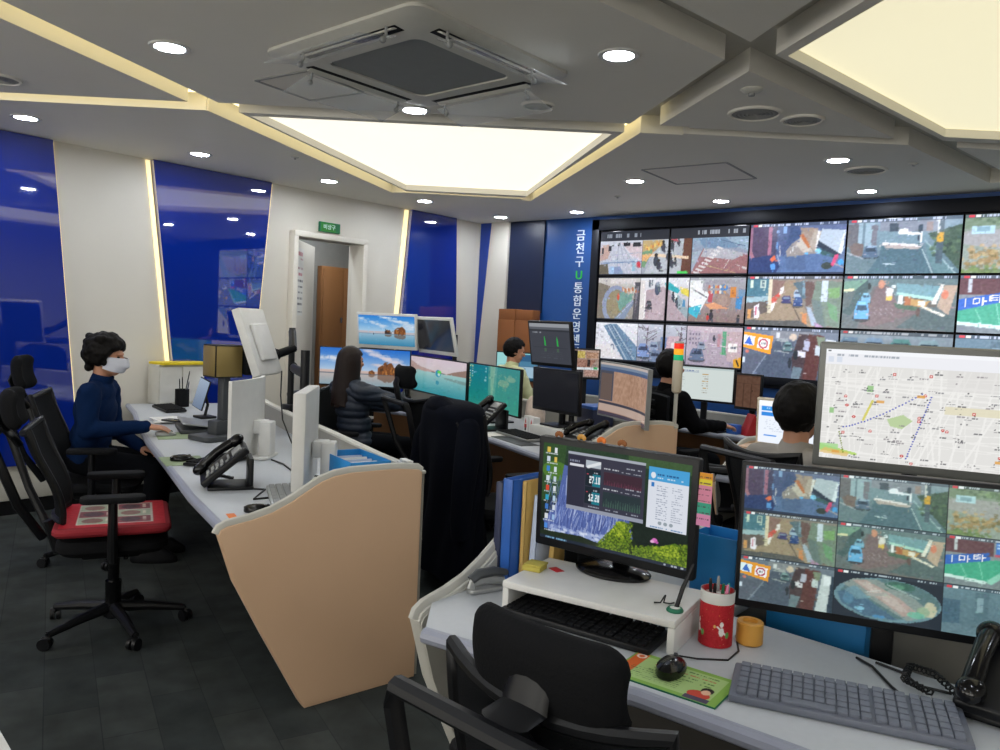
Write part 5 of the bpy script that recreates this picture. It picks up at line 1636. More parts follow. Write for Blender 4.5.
# ------------------------------------------------------------------ monitors and desk equipment
def monitor(label, c, yaw, w, h, cv, zbase=None, tilt=0., roll=0., frame='black_plastic', bez=.012, chin=None, thick=.026, scr='screen_mid', stand='rect', curve=0., backbulge=True, group=None, foot=(.22, .16), stand_mat=None, stand_back=.06, pole=None, name='monitor'):
    """screen centre c, facing yaw (degrees, 0 = +x)"""
    zb = c[2] - h / 2 - .09 if zbase is None else zbase
    t = thing(name, label, 'monitor', (c[0], c[1], zb), R(yaw + 90), group)
    zc = c[2] - zb
    H = T((0, 0, zc)) @ RY(R(-roll)) @ RX(R(-tilt))
    sm_ = stand_mat or frame
    chin = bez * 1.5 if chin is None else chin
    if curve:
        def cf(u, v):
            a = (u - .5) * w / curve
            return Vector((curve * math.sin(a), curve * (math.cos(a) - 1), (v - .5) * h))
        mb = MB(H)
        mb.grid(lambda u, v: cf(u, v), 24, 6, thick)
        q = mb.build('casing', frame, t, ang=40)
    else:
        mb = MB(H).box((0, thick / 2, 0), (w, thick, h), .006, 2)
        if backbulge:
            mb.box((0, thick + .012, -.01), (w * .62, .03, h * .55), .012, 3)
        q = mb.build('casing', frame, t)
    sw, sh_ = w - 2 * bez, h - bez - chin
    pic_mesh('screen', cv, sw, sh_, scr, t, H @ T((0, -.0012, (chin - bez) / 2)), bend=curve * .998 if curve else 0)
    if curve and backbulge:
        MB(H).box((0, thick + .022, -.03), (w * .36, .05, h * .5), .02, 3).build('back_cover', frame, t)
    y1 = thick + stand_back
    if stand in ('rect', 'ellipse', 'column'):
        top = zc - h * .08
        if stand == 'column':
            MB().box((0, y1, top / 2 + .01), (.085, .06, top), .008).box((0, y1 - .03, top - .02), (.07, .07, .07), .01).build('stand_column', sm_, t)
        else:
            MB().box((0, y1 - .01, top / 2 + .006), (.05, .022, top), .006).box((0, y1 - .03, top - .02), (.08, .06, .07), .012).build('stand_neck', sm_, t)
        if stand == 'ellipse':
            MB().rings([[(foot[0] / 2 * math.cos(a) * k, foot[1] / 2 * math.sin(a) * k + .03, z) for a in [2 * PI * i / 40 for i in range(40)]] for k, z in ((.96, .0), (1, .004), (1, .008), (.93, .014), (.5, .02), (.2, .022))]).build('stand_base', 'black_gloss', t)
        else:
            MB().prism(rrect(foot[0], foot[1], .02, 4, 0, .03), 0, .012, .004).build('stand_base', sm_, t)
    if pole:
        # clamp pole behind the screen with a short arm
        px, py, top = pole
        MB().cyl((px, py, .0), .019, top, 18).cyl((px, py, 0), .04, .035, 20).build('pole', 'black_plastic', t)
        MB().tube([(px, py, zc - .02), (px * .5, (py + thick) * .55, zc - .012), (0, thick + .02, zc)], [.024, .022, .022], 10, flat=1.3).box((0, thick + .022, zc), (.1, .02, .1), .008).build('arm', 'black_plastic', t)
    return t


# --- left console (seen from behind)
white_cv = cv_dark()
monitor('white monitor raised on a black arm above the left console, seen from behind', (1.885, -4.05, 1.275), -146, .33, .40, white_cv, .835, tilt=-20, frame='white_plastic', scr='screen_dim', stand='none', pole=None, thick=.05)
monitor('curved white monitor seen from behind on the left console', (2.47, -4.42, .935), -142, .46, .38, cv_dark(), .7315, frame='white_plastic', scr='screen_dim', stand='column', curve=.75, thick=.02, foot=(.2, .16), stand_back=.06, backbulge=False)
monitor('white monitor seen almost edge-on beside the blue box', (3.265, -4.70, .96), -134, .40, .385, cv_dark(), .7315, frame='white_plastic', scr='screen_dim', stand='column', thick=.05, foot=(.2, .16), stand_back=.07, backbulge=False)


def gold_screen():
    t = thing('monitor', 'small boxy monitor with gold tinted faces on a grey stand, left console', 'monitor', (1.92, -4.31, .73), R(-85 + 90))
    M = RZ(R(0))
    b = MB()
    # wedge: front face, side face, black back
    P0, P1, P2, P3 = (-.145, .02), (0, 0), (.02, .165), (-.10, .19)
    b.prism([P0, P1, P2, P3], .35, .535, .005)
    body = b.build('casing', 'black_plastic', t)

    def face(a, c, nm):
        d = Vector((c[0] - a[0], c[1] - a[1])); L = d.length; ang = math.atan2(d.y, d.x)
        mb = MB(T((a[0], a[1], .4425)) @ RZ(ang)).box((L / 2, -.001, 0), (L - .012, .006, .17), .002)
        mb.build(nm, 'gold_film', t)
    face(P0, P1, 'screen'); face(P1, P2, 'side_screen')
    MB().box((.03, .20, .44), (.05, .06, .15), .01).build('back_cover', 'black_matte', t)
    MB().box((-.03, .08, .19), (.055, .05, .36), .008).box((-.03, .05, .06), (.09, .09, .1), .012).build('stand_column', 'dark_grey', t)
    MB().prism(rrect(.2, .26, .03, 4, -.03, .04), 0, .03, .008).build('stand_base', 'dark_grey', t)
gold_screen()


def arm_pole(label, x, y, z0, z1, r=.02, arms=()):
    t = thing('monitor_mount', label, 'monitor mount', (x, y, z0))
    MB().cyl((0, 0, 0), r, z1 - z0, 18).box((0, 0, .012), (.09, .07, .05), .008).build('pole', 'black_plastic', t)
    for pts in arms:
        MB().tube(pts, .024, 10, flat=1.2).build('arm', 'black_plastic', t)
        MB().ell(pts[-1], (.03, .03, .036), 14, 10).build('joint', 'black_matte', t)
    return t
arm_pole('black jointed monitor arm holding the raised white monitor', 1.70, -3.66, .846, 1.37, arms=([(0, 0, .50), (.16, -.10, .40), (.13, -.20, .36)], [(.13, -.2, .36), (.19, -.32, .42), (.19, -.38, .44)]))
arm_pole('upright black pole with a cross bar on the left console partition', 2.13, -3.865, .842, 1.25, .026, arms=([(0, 0, .27), (-.2, .09, .275), (-.36, .17, .28)],))

# --- middle console
monitor('wide screen showing a sea stack under blue sky, facing the person in the quilted jacket', (.70, -2.22, 1.03), -54, .80, .335, cv_rock_big(), .7315, frame='black_plastic', bez=.008, foot=(.3, .2))
monitor('white framed screen with a beach picture mounted above the middle console', (.86, -2.13, 1.352), -72, .59, .305, cv_rock(), .7315, tilt=-7, frame='white_plastic', bez=.02, stand='none', pole=(.0, .40, .62))
monitor('white framed dark screen beside the beach picture, mounted above the middle console', (1.365, -2.06, 1.335), -109, .70, .31, cv_dark(), .7315, tilt=-12.5, frame='white_plastic', bez=.022, stand='none', scr='screen_mid', pole=(0, .20, .62))
monitor('screen showing a calm lake with a round teal mark', (1.40, -2.045, 1.0), -110, 1.08, .31, cv_lake(), .7315, frame='black_plastic', bez=.009, foot=(.3, .2))
monitor('screen showing a teal sea wallpaper, right of the lake screen', (2.129, -2.191, .975), -112, .864, .345, cv_teal(), .7315, frame='black_plastic', bez=.009, foot=(.3, .2))
wb = thing('monitor_riser', 'small white box carrying the stacked black screens', 'riser', (2.96, -2.50, .73), R(-14))
MB().box((0, 0, .04), (.30, .2, .08), .008).build('box', 'white_plastic', wb)
monitor('upper tilted black screen of the stacked pair, showing a green waveform', (2.906, -2.537, 1.342), -99.5, .40, .297, cv_wave(), 1.18, tilt=-10, frame='black_plastic', bez=.015, stand='none', scr='screen_mid', backbulge=False)
monitor('lower switched-off black screen of the stacked pair', (2.943, -2.506, 1.041), -105, .485, .285, cv_dark(), .81, tilt=-2, frame='black_plastic', bez=.014, scr='screen_mid', foot=(.2, .15), stand_back=.055, pole=(.06, .1, .50))
monitor('curved screen showing a brown aerial plan, left of the signal tower', (3.50, -2.53, 1.075), -121, .62, .345, cv_cityplan(), .7315, frame='silver', bez=.007, scr='screen_mid', curve=1.1, foot=(.2, .13), roll=-1.5)
# --- far console
monitor('turquoise screen in front of the person in the pale green shirt', (.93, -.42, 1.035), -68, .46, .30, cv_tealdesk(), .7315, frame='black_plastic', foot=(.2, .16))
monitor('small screen showing a camera picture of a room, below the wall lettering', (1.795, -.462, 1.122), -48, .268, .29, cv_smallcctv(), .7315, frame='black_plastic', bez=.014, scr='screen_mid', foot=(.18, .14))
monitor('pale document screen in front of the person in black', (3.20, -.925, 1.065), -85, .52, .28, cv_doc(), .7315, frame='black_plastic', bez=.012, scr='screen_mid', foot=(.2, .16))
monitor('small brown screen right of the pale document screen', (3.481, -.70, 1.02), -103, .244, .285, cv_woodscreen(), .7315, frame='black_plastic', bez=.014, scr='screen_dim', foot=(.16, .14))
# --- console of the person in grey
monitor('white page with blue bars on the screen of the person in grey', (4.53, -2.51, 1.0), -90, .48, .26, cv_messenger(), .7315, tilt=-3, frame='beige_plastic', bez=.014, scr='screen_bright', foot=(.2, .15))

# --- near console
rs_ = thing('monitor_riser', 'white monitor shelf with a black keyboard under it on the near desk', 'riser', (4.915, -4.955, .73), R(9.5))
MB().box((0, 0, .071), (.448, .255, .018), .004).build('shelf_board', 'white_plastic', rs_)
for s in (-1, 1):
    MB().box((s * .215, 0, .031), (.018, .25, .062), .003).build('side_board', 'white_plastic', rs_)
monitor('black monitor on the white shelf showing a mossy waterfall wallpaper', (4.873, -4.878, .998), -85.5, .463, .305, cv_desktop(), .8105, tilt=-1.5, frame='black_plastic', bez=.017, chin=.024, scr='screen_mid', stand='ellipse', foot=(.21, .15), thick=.03, roll=-.5)
monitor('largest near monitor showing nine street camera pictures', (5.492, -4.652, .966), -73.5, .685, .362, cv_cctv(), .503, tilt=4, frame='black_plastic', bez=.011, chin=.02, scr='screen_mid', foot=(.26, .2), thick=.03, roll=.8, stand_back=.05)
monitor('grey framed screen showing a pale street map, above the nine picture monitor', (5.492, -4.478, 1.285), -72, .475, .322, cv_map(), .503, tilt=-5.5, frame='frame_grey', bez=.016, chin=.024, scr='screen_bright', stand='none', thick=.03, pole=(.0, .12, .80))
sh_t = thing('cable_shelf', 'low grey cable shelf in the gap behind the near desk', 'shelf', (5.6, -4.53, .49))
MB().box((0, 0, 0), (.92, .28, .024), .004).build('board', 'grey_laminate', sh_t)
for s in (-1, 1):
    MB().box((s * .42, 0, -.25), (.03, .2, .478), .004).build('leg', 'grey_laminate', sh_t)


def keyboard(label, x, y, z, rz, w=.40, d=.14, mat='black_plastic', kmat='black_matte', h=.016, tilt=2.5):
    t = thing('keyboard', label, 'keyboard', (x, y, z), R(rz))
    Mx = RX(R(tilt))
    MB(Mx @ T((0, 0, d / 2 * math.sin(R(tilt))))).box((0, 0, h / 2), (w, d, h), .005).build('body', mat, t)
    k = MB(Mx @ T((0, 0, d / 2 * math.sin(R(tilt)))))
    rows = 6
    for j in range(rows):
        y_ = d * (.40 - j * .155)
        for i in range(19):
            if i in (14, 15) and False:
                continue
            gap = .012 * w if i > 14 else 0
            gap += .012 * w if i > 11 else 0
            x_ = -w * .47 + (i + .5) * w * .0482 + gap
            if j == 5 and 3 < i < 9:
                if i == 6:
                    k.box((x_, y_, h + .003), (w * .23, d * .125, .007), .0015, 1)
                continue
            k.box((x_, y_, h + .003), (w * .042, d * .125, .007), .0012, 1)
    k.build('keycaps', kmat, t)
    return t


def mouse(label, x, y, z, rz, mat='black_gloss', cable=None, k=1.):
    t = thing('computer_mouse', label, 'mouse', (x, y, z), R(rz))
    n = 28
    rg = []
    for q, zz in ((.94, 0), (1., .004), (1., .012), (.9, .022), (.66, .030), (.3, .0345), (.05, .0352)):
        rg.append([(k * (.030 * q + (.003 if abs(math.sin(a)) > .8 else 0)) * math.cos(a), k * .056 * q * math.sin(a) - k * .006 * (zz > .015), k * zz * .85) for a in [2 * PI * i / n for i in range(n)]])
    MB().rings(rg).build('shell', mat, t)
    MB().rings([[(k * (-.003 + .006 * w_), k * (.030 + .009 * math.cos(a)), k * (.021 + .009 * math.sin(a))) for a in [2 * PI * i / 14 for i in range(14)]] for w_ in (0, 1)]).build('scroll_wheel', 'dark_grey', t)
    if cable:
        MB().tube(cable, .0022, 6).build('cord', 'black_plastic', t)
    return t


def phone(label, x, y, z, rz, tilt=22, k=1., screen='grey_plastic', body='black_plastic', cord=None):
    t = thing('desk_phone', label, 'phone', (x, y, z), R(rz))
    Mx = T((0, -.09 * k, .012 * k)) @ RX(R(tilt)) @ Matrix.Scale(k, 4)
    MB(Mx).box((0, .10, .012), (.18, .2, .026), .008, 3).build('body', body, t)
    st = MB(Matrix.Scale(k, 4))
    hh = .012 + .19 * math.sin(R(tilt))
    st.box((0, .07, hh * .42), (.13, .018, hh * .84), .004).box((0, -.0, .006), (.15, .16, .012), .004)
    st.build('stand', body, t)
    MB(Mx).box((.03, .165, .028), (.085, .04, .008), .003).build('display', screen, t)
    kp = MB(Mx)
    for i in range(3):
        for j in range(4):
            kp.box((.005 + .022 * i, .04 + .02 * j, .0275), (.016, .013, .007), .002, 1)
    for j in range(5):
        kp.box((.078, .035 + .021 * j, .0275), (.014, .012, .006), .002, 1)
    kp.box((.03, .128, .0275), (.07, .01, .006), .002, 1)
    kp.build('keypad', 'grey_plastic' if body == 'black_plastic' else 'black_matte', t)
    hs = MB(Mx)
    hs.tube([(-.062, .008, .036), (-.062, .04, .048), (-.062, .1, .053), (-.062, .16, .048), (-.062, .196, .036)], [.020, .018, .016, .018, .020], 14, flat=1.0)
    hs.ell((-.062, .02, .042), (.026, .03, .022), 16, 10).ell((-.062, .182, .042), (.026, .03, .022), 16, 10)
    hs.build('handset', 'black_gloss' if body == 'black_plastic' else body, t)
    if cord:
        p = []
        a0, a1 = Vector(cord[0]), Vector(cord[-1])
        C = [Vector(c) for c in cord]
        nseg = 150
        for i in range(nseg):
            f = i / (nseg - 1) * (len(C) - 1)
            j = min(int(f), len(C) - 2); u = f - j
            q_ = C[j].lerp(C[j + 1], u)
            p.append(q_ + Vector((math.cos(i * 1.2), 0, math.sin(i * 1.2))) * .007)
        MB().tube(p, .0024, 5).build('coiled_cord', 'black_plastic', t)
    return t


def flat(name, label, cat, x, y, z, rz, w, d, th, mat, part='sheet', cv=None, bev=.0008, group=None):
    t = thing(name, label, cat, (x, y, z), R(rz), group)
    MB().box((0, 0, th / 2), (w, d, th), bev).build(part, mat, t)
    if cv is not None:
        pic_mesh('printed_face', cv, w * .985, d * .985, 'print', t, T((0, 0, th + .0006)) @ RX(-PI / 2))
    return t


# near desk things
keyboard('black keyboard under the white monitor shelf', 4.915, -5.045, .731, 6, .40, .13)
keyboard('grey keyboard with pale keys in front of the nine picture monitor', 5.515, -5.02, .731, 18.5, .425, .155, 'keyboard_grey', 'keycap_grey')
flat('mouse_pad', 'green printed mouse pad on the near desk', 'mouse pad', 5.212, -5.145, .7302, 4, .235, .145, .003, 'green_dark', 'pad', cv_mousemat())
mouse('glossy black mouse on the green printed mouse pad', 5.195, -5.125, .7345, 12, 'black_gloss', [(0, .05, .012), (-.005, .075, .006), (.03, .10, -.001), (.09, .135, -.002), (.10, .2, -.002), (.075, .29, -.002)])


def pen_cup(label, x, y, z, r, h, body, pens, cv=None, rim='white_plastic'):
    t = thing('pen_cup', label, 'cup', (x, y, z))
    MB().lathe([(r * .97, 0), (r, .004), (r, h * .80), (r * 1.0, h), (r * .9, h), (r * .88, .01), (.001, .009)], seg=36).build('cup', body, t)
    if cv is not None:
        n, m_ = cv.w, cv.h
        rr = r * 1.006
        # wrap printed around the wall
        o = pic_mesh('printed_wrap', cv, 2 * PI * rr * .999, h * .78, 'print', t, T((0, 0, h * .4)))
        co = np.zeros(len(o.data.vertices) * 3); o.data.vertices.foreach_get('co', co); co = co.reshape(-1, 3)
        a = co[:, 0] / rr
        co[:, 0], co[:, 1] = rr * np.sin(a), -rr * np.cos(a)
        o.data.vertices.foreach_set('co', co.ravel()); o.data.update()
        MB().lathe([(r * 1.005, h * .79), (r * 1.02, h * .80), (r * 1.02, h), (r * .93, h), (r * .93, h * .9)], seg=36).build('rim_band', rim, t)
    for k, (dx, dy, lx, ly_, L, m) in enumerate(pens):
        MB().tube([(dx, dy, .015), (dx + lx, dy + ly_, L * .93), (dx + lx * 1.07, dy + ly_ * 1.07, L)], [.0042, .0042, .0025], 8).build('pen', m, t)
    return t
pen_cup('red festive pen cup with a white rim on the near desk', 5.188, -4.898, .731, .0385, .128, 'red', [(-.012, .005, -.010, .0, .147, 'black_plastic'), (.01, .01, .008, .006, .142, 'teal'), (.0, -.012, .003, -.014, .148, 'black_plastic'), (.014, -.008, .012, .0, .146, 'pink'), (-.006, .012, -.006, .014, .15, 'grey_plastic'), (.004, 0, .01, -.004, .145, 'green_led')], cv_cup())
tp = thing('tape_roll', 'orange round tub behind the red pen cup', 'tape', (5.246, -4.838, .731))
MB().lathe([(.028, 0), (.031, .003), (.031, .05), (.028, .053), (.018, .053), (.017, .045), (.001, .045)], seg=32).build('roll', 'tape_orange', tp)


def file_box(label, x, y, z, rz, w, d, h, filled=True):
    t = thing('file_box', label, 'box', (x, y, z), R(rz))
    mb = MB(); e = .004
    mb.box((0, 0, .003), (w, d, .006))
    mb.box((0, -d / 2 + e / 2, h / 2), (w, e, h), .001).box((0, d / 2 - e / 2, h / 2), (w, e, h), .001)
    mb.box((-w / 2 + e / 2, 0, h / 2), (e, d, h), .001).box((w / 2 - e / 2, 0, h / 2), (e, d, h), .001)
    mb.build('box', 'blue_box', t)
    if filled:
        for k in range(5):
            MB(T((-w * .3 + w * .15 * k, 0, h * .47)) @ RY(R(4 * k - 8))).box((0, 0, 0), (.006, d * .82, h * .86), .001).build('paper', 'paper' if k % 2 else 'paper_blue', t)
    return t
file_box('open bright blue file box at the right end of the left console', 3.475, -4.575, .7305, -16, .30, .17, .165)
file_box('bright blue file box behind the red pen cup', 5.03, -4.53, .731, 2, .13, .12, .165, False)
file_box('long blue file box in the gap below the nine picture monitor', 5.30, -4.50, .503, 2, .25, .10, .33, False)


def binder(label, x, y, z, rz, w, d, h, mat, lean=0):
    t = thing('binder', label, 'binder', (x, y, z), R(rz), 'binders standing at the left end of the near desk')
    M = RY(R(lean))
    mb = MB(M)
    mb.box((-w / 2 + .0015, 0, h / 2), (.003, d, h), .001).box((w / 2 - .0015, 0, h / 2), (.003, d, h), .001).box((0, -d / 2 + .0015, h / 2), (w, .003, h), .001)
    mb.build('cover', mat, t)
    MB(M).box((0, .006, h / 2 - .004), (w - .008, d - .02, h - .02)).build('pages', 'paper', t)
    return t
binder('dark navy binder, leftmost of those standing on the near desk', 4.535, -4.82, .731, 0, .026, .22, .275, 'navy_binder')
binder('blue binder standing between the navy binder and the folders', 4.570, -4.82, .731, 0, .036, .23, .29, 'blue_binder')
binder('yellow kraft folder standing beside the blue binder', 4.602, -4.79, .731, 0, .016, .22, .285, 'kraft')
binder('pale blue paper folder standing right of the kraft folder', 4.628, -4.79, .731, 0, .022, .2, .25, 'paper_blue', 3)
binder('second yellow folder standing behind the black monitor', 4.665, -4.75, .731, 0, .018, .2, .27, 'kraft', 3)
be = thing('book_end', 'black wire mesh holder behind the black monitor', 'holder', (4.73, -4.74, .731))
MB().prism(rrect(.05, .2, .01, 3), 0, .004).box((-.022, 0, .07), (.004, .2, .14), .001).box((.022, 0, .05), (.004, .2, .10), .001).build('holder', 'mesh_black', be)

# stapler, sticky pad, antenna, tabs, leaf ornaments
st = thing('stapler', 'grey desk stapler at the left end of the near desk', 'stapler', (4.592, -5.03, .731), R(72))
MB().prism(rrect(.12, .034, .012, 4), 0, .012, .003).tube([(-.05, 0, .012), (-.045, 0, .03), (.0, 0, .034), (.05, 0, .022)], [.014, .015, .014, .012], 10, flat=.7).build('base', 'silver', st)
MB().tube([(-.052, 0, .036), (-.03, 0, .05), (.02, 0, .052), (.058, 0, .044)], [.016, .018, .017, .012], 12, flat=.75).build('top_arm', 'dark_grey', st)
sp = thing('sticky_notes', 'yellow sticky note pad on the left end of the white shelf', 'sticky notes', (4.715, -4.985, .8105), R(14))
MB().box((0, 0, .006), (.05, .05, .012), .001).box((.002, .003, .0145), (.05, .05, .005), .001).build('pad', 'sticky_yellow', sp)
flat('paper_slip', 'small red printed slip beside the yellow sticky notes', 'paper', 4.757, -4.945, .8105, -20, .04, .025, .0012, 'red')
an = thing('antenna_dongle', 'green round base with a leaning black rod on the right end of the white shelf', 'antenna', (5.125, -4.985, .8105))
MB().lathe([(.019, 0), (.020, .003), (.017, .008), (.001, .009)], seg=28).build('base', 'green_dark', an)
MB().lathe([(.012, .0085), (.001, .0095)], seg=24).build('label', 'paper', an)
MB().tube([(0, .006, .006), (.006, .02, .05), (.018, .045, .105)], [.0055, .0055, .004], 8).build('rod', 'black_plastic', an)
cb = thing('cable_tie', 'black twisted cable end on the right part of the white shelf', 'cable', (5.085, -4.965, .8125))
MB().tube([(-.02, -.01, 0), (-.006, -.004, .002), (.0, .004, .018), (.004, .0, .022), (.002, -.004, .004), (.012, .008, .001), (.016, .022, .001)], .002, 6).build('wire', 'black_plastic', cb)
tb = thing('index_tabs', 'strip of yellow, pink and green index tabs on the right edge of the black monitor', 'sticky notes', (5.115, -4.855, 1.052), R(4.5))
pic_mesh('printed_tabs', cv_tabs(), .044, .13, 'print', tb, T((0, -.0012, 0)))
MB().box((0, 0, 0), (.044, .0016, .13)).build('paper', 'pink', tb)
for k, (dx, m, l) in enumerate(((-.13, 'box_brown', 'first'), (-.06, 'tape_orange', 'second'), (0.0, 'orange', 'third'), (.06, 'box_brown', 'fourth'))):
    lf = thing('leaf_ornament', '%s from the left of the small brown leaf ornaments on the black monitor top' % l, 'ornament', (4.83 + dx, -4.874 + dx * .08, 1.149), 0, 'leaf ornaments on the black monitor')
    mb = MB()
    for q in range(5):
        a = R(30 + 30 * q)
        mb.ell((.010 * math.cos(a), 0, .006 + .008 * math.sin(a)), (.006, .0035, .007), 8, 6)
    mb.build('leaf', m, lf)

phone('large black desk phone at the right picture edge on the near desk', 5.775, -4.80, .731, -2, 24, 1.05, cord=[(-.062, -.08, .03), (-.10, -.03, .02), (-.16, .05, .018), (-.21, .06, .015), (-.20, -.02, .014), (-.14, -.05, .014)])
for k, (pts, l) in enumerate(((( (5.46, -4.745, .7345), (5.50, -4.77, .7345), (5.56, -4.85, .7345), (5.60, -4.89, .7345)), 'thin black cable running to the grey keyboard on the near desk'), (((5.50, -4.74, .7345), (5.56, -4.755, .7345), (5.60, -4.80, .7345), (5.66, -4.79, .7345)), 'black cable looping left of the large desk phone'))):
    o = MB().tube([Vector(p) for p in pts], .003, 6).build('cable', 'black_plastic')
    tag(o, l, 'cable')

# left console things
phone('black desk phone tilted up on its stand near the end of the left console', 3.03, -4.87, .731, -28, 40, 1.12, cord=[(-.062, -.09, .05), (-.13, -.08, .02), (-.16, -.02, .012), (-.10, .02, .012)])
keyboard('grey keyboard lying near the beige end panel of the left console', 3.36, -4.80, .731, -30, .36, .17, 'silver', 'grey_plastic')
mouse('black mouse against the end panel of the left console', 3.475, -5.015, .731, -40, 'black_gloss')
flat('sticky_note', 'orange and green sticky slip on the corner of the left console', 'sticky notes', 3.465, -5.12, .7304, -20, .07, .03, .001, 'orange')
flat('mouse_pad', 'pale green mat under the mouse in the middle of the left console', 'mouse pad', 2.40, -4.74, .7302, -18, .24, .19, .002, 'mat_green', 'pad')
mouse('black mouse on the pale green mat of the left console', 2.40, -4.745, .7325, -25, 'black_gloss', [(0, .05, .01), (.02, .09, .001), (.1, .14, .001), (.2, .16, .001)])
keyboard('black keyboard below the curved white monitor', 2.53, -4.64, .731, -70, .30, .14, 'black_plastic', 'black_matte')
flat('mouse_pad', 'pale green mat under the hand of the person in navy', 'mouse pad', 1.66, -4.40, .7302, -22, .26, .2, .002, 'mat_green', 'pad')
mouse('pale grey mouse under the hand of the person in navy', 1.635, -4.445, .7325, -30, 'silver')
t = thing('document_stack', 'stack of white papers beside the hand of the person in navy', 'papers', (1.06, -4.14, .7304), R(-15))
for k in range(4):
    MB(RZ(R(5 * k - 8))).box((.008 * k, 0, .002 + .004 * k), (.26, .18, .0035), .0005).build('sheet', 'paper', t)
mp = thing('mobile_phone', 'dark phone lying on the stack of white papers', 'phone', (1.2, -4.17, .7475), R(20))
MB().prism(rrect(.15, .075, .01, 4), 0, .009, .002).build('case', 'black_gloss', mp)
t = thing('document_tray', 'flat grey notebook computer on the left console', 'laptop', (1.52, -4.18, .731), R(-22))
MB().box((0, 0, .012), (.34, .24, .024), .006).build('base', 'dark_grey', t)
MB(T((0, .11, .03)) @ RX(R(-8))).box((0, -.11, 0), (.33, .22, .008), .003).build('lid', 'silver', t)
keyboard('black keyboard at the far end of the left console', .52, -3.86, .731, -12, .38, .14)
tb_ = thing('tablet', 'small tablet screen on a black stand on the left console', 'tablet', (1.03, -3.90, .731), R(-2))
MB().box((0, .03, .008), (.12, .11, .016), .004).tube([(0, .03, .012), (0, .05, .09), (0, .03, .16)], .01, 8).build('stand', 'black_plastic', tb_)
MB(T((0, 0, .165)) @ RX(R(-12)) @ RY(R(10))).box((0, .004, 0), (.15, .009, .205), .003).build('case', 'black_plastic', tb_)
pic_mesh('screen', cv_tablet(), .14, .195, 'screen_mid', tb_, T((0, -.0018, .165)) @ RX(R(-12)) @ RY(R(10)))
pen_cup('black pen cup in front of the white cabinet box on the left console', .36, -3.68, .731, .05, .13, 'black_matte', [(-.01, .01, -.01, .0, .22, 'black_plastic'), (.012, .0, .05, .02, .27, 'dark_grey'), (.0, -.015, .015, -.015, .21, 'black_plastic'), (.02, .012, .03, .012, .19, 'navy_binder')])
cbx = thing('document_cabinet', 'white document box against the wall at the far end of the left console', 'box', (.115, -3.60, .731), 0)
MB().box((0, 0, .15), (.17, .37, .30), .006).build('carcass', 'offwhite', cbx)
for k in range(2):
    MB().box((.088, -.088 + .178 * k, .15), (.006, .168, .27), .003).build('drawer', 'white_plastic', cbx)
flat('folder', 'yellow folder lying on the white document box', 'folder', .13, -3.58, 1.032, 4, .2, .40, .018, 'yellow', 'cover')
t = thing('power_strip', 'white power strip on the partition end of the left console', 'power strip', (3.60, -4.415, .849), R(-18))
MB().box((0, 0, .01), (.10, .04, .02), .004).box((-.02, 0, .026), (.03, .03, .014), .004).box((.025, 0, .026), (.03, .03, .014), .004).build('strip', 'white_plastic', t)
for pts, l in ((((3.10, -4.86, .7345), (3.18, -4.80, .7345), (3.30, -4.93, .7345), (3.36, -4.68, .7345), (3.42, -4.66, .7345)), 'thin cable from the tilted desk phone across the left console'), (((2.62, -4.40, .7345), (2.75, -4.42, .7345), (2.95, -4.50, .7345), (3.1, -4.46, .7345)), 'grey cable behind the curved white monitor'), (((1.98, -3.92, 1.12), (2.02, -3.95, .98), (2.12, -4.0, .85), (2.3, -4.06, .745)), 'black cable hanging from the raised white monitor')):
    tag(MB().tube([Vector(p) for p in pts], .004, 6).build('cable', 'black_plastic'), l, 'cable')

# middle console things
ph1 = phone('silver and black desk phone left of the laptop keyboard on the middle console', 2.46, -2.57, .731, -22, 42, 1.22, screen='silver')
phone('black desk phone behind the near monitor, left of two', 3.19, -2.52, .731, -30, 20, 1.1, screen='silver')
phone('black desk phone left of the beige end panel, right of two', 3.44, -2.70, .731, -30, 30, 1.1, screen='silver')
keyboard('dark keyboard on the middle console below the stacked screens', 2.80, -2.66, .731, -22, .42, .15, 'silver', 'black_matte')
flat('desk_pad', 'dark grey writing pad on the edge of the middle console', 'pad', 2.88, -2.82, .7303, -22, .40, .13, .003, 'dark_grey')
flat('paper_sheet', 'white paper sheet on the middle console left of the dark pad', 'paper', 2.60, -2.73, .7303, -22, .2, .16, .0012, 'paper')
for k, (x, y, l) in enumerate(((2.66, -2.40, 'small white carton with a red print, left of two below the teal screen'), (2.74, -2.44, 'small white carton with a red print, right of two below the teal screen'))):
    t = thing('carton', l, 'box', (x, y, .731), R(-25), 'small printed cartons')
    MB().box((0, 0, .055), (.06, .05, .11), .002).build('box', 'white_plastic', t)
    pic_mesh('printed_side', cv_box(k), .056, .10, 'print', t, T((0, -.0262, .055)))
t = thing('tissue_bag', 'pale floral cloth bag behind the stacked screens', 'bag', (2.60, -2.26, .731), R(-20))
MB().rings([[(a * math.cos(q) * (1 + .05 * math.sin(5 * q + z * 30)), b * math.sin(q), z) for q in [2 * PI * i / 30 for i in range(30)]] for a, b, z in ((.08, .05, 0), (.095, .06, .03), (.095, .06, .12), (.085, .05, .19), (.06, .03, .225), (.03, .014, .235))]).build('bag', 'floral_cloth', t, ang=60)
t = thing('storage_box', 'black box with a blue lid right of the stacked screens', 'box', (3.10, -2.26, .731), R(-25))
MB().box((0, 0, .10), (.2, .16, .20), .006).build('carton', 'navy_binder', t)
MB().box((0, 0, .21), (.21, .17, .022), .005).build('lid', 'blue_binder', t)
t = thing('desk_calendar', 'teal and white desk calendar right of the stacked screens', 'calendar', (2.955, -1.985, .868), R(-35))
MB(T((0, .02, .11)) @ RX(R(-12))).box((0, 0, 0), (.13, .004, .22), .001).build('card', 'paper', t)
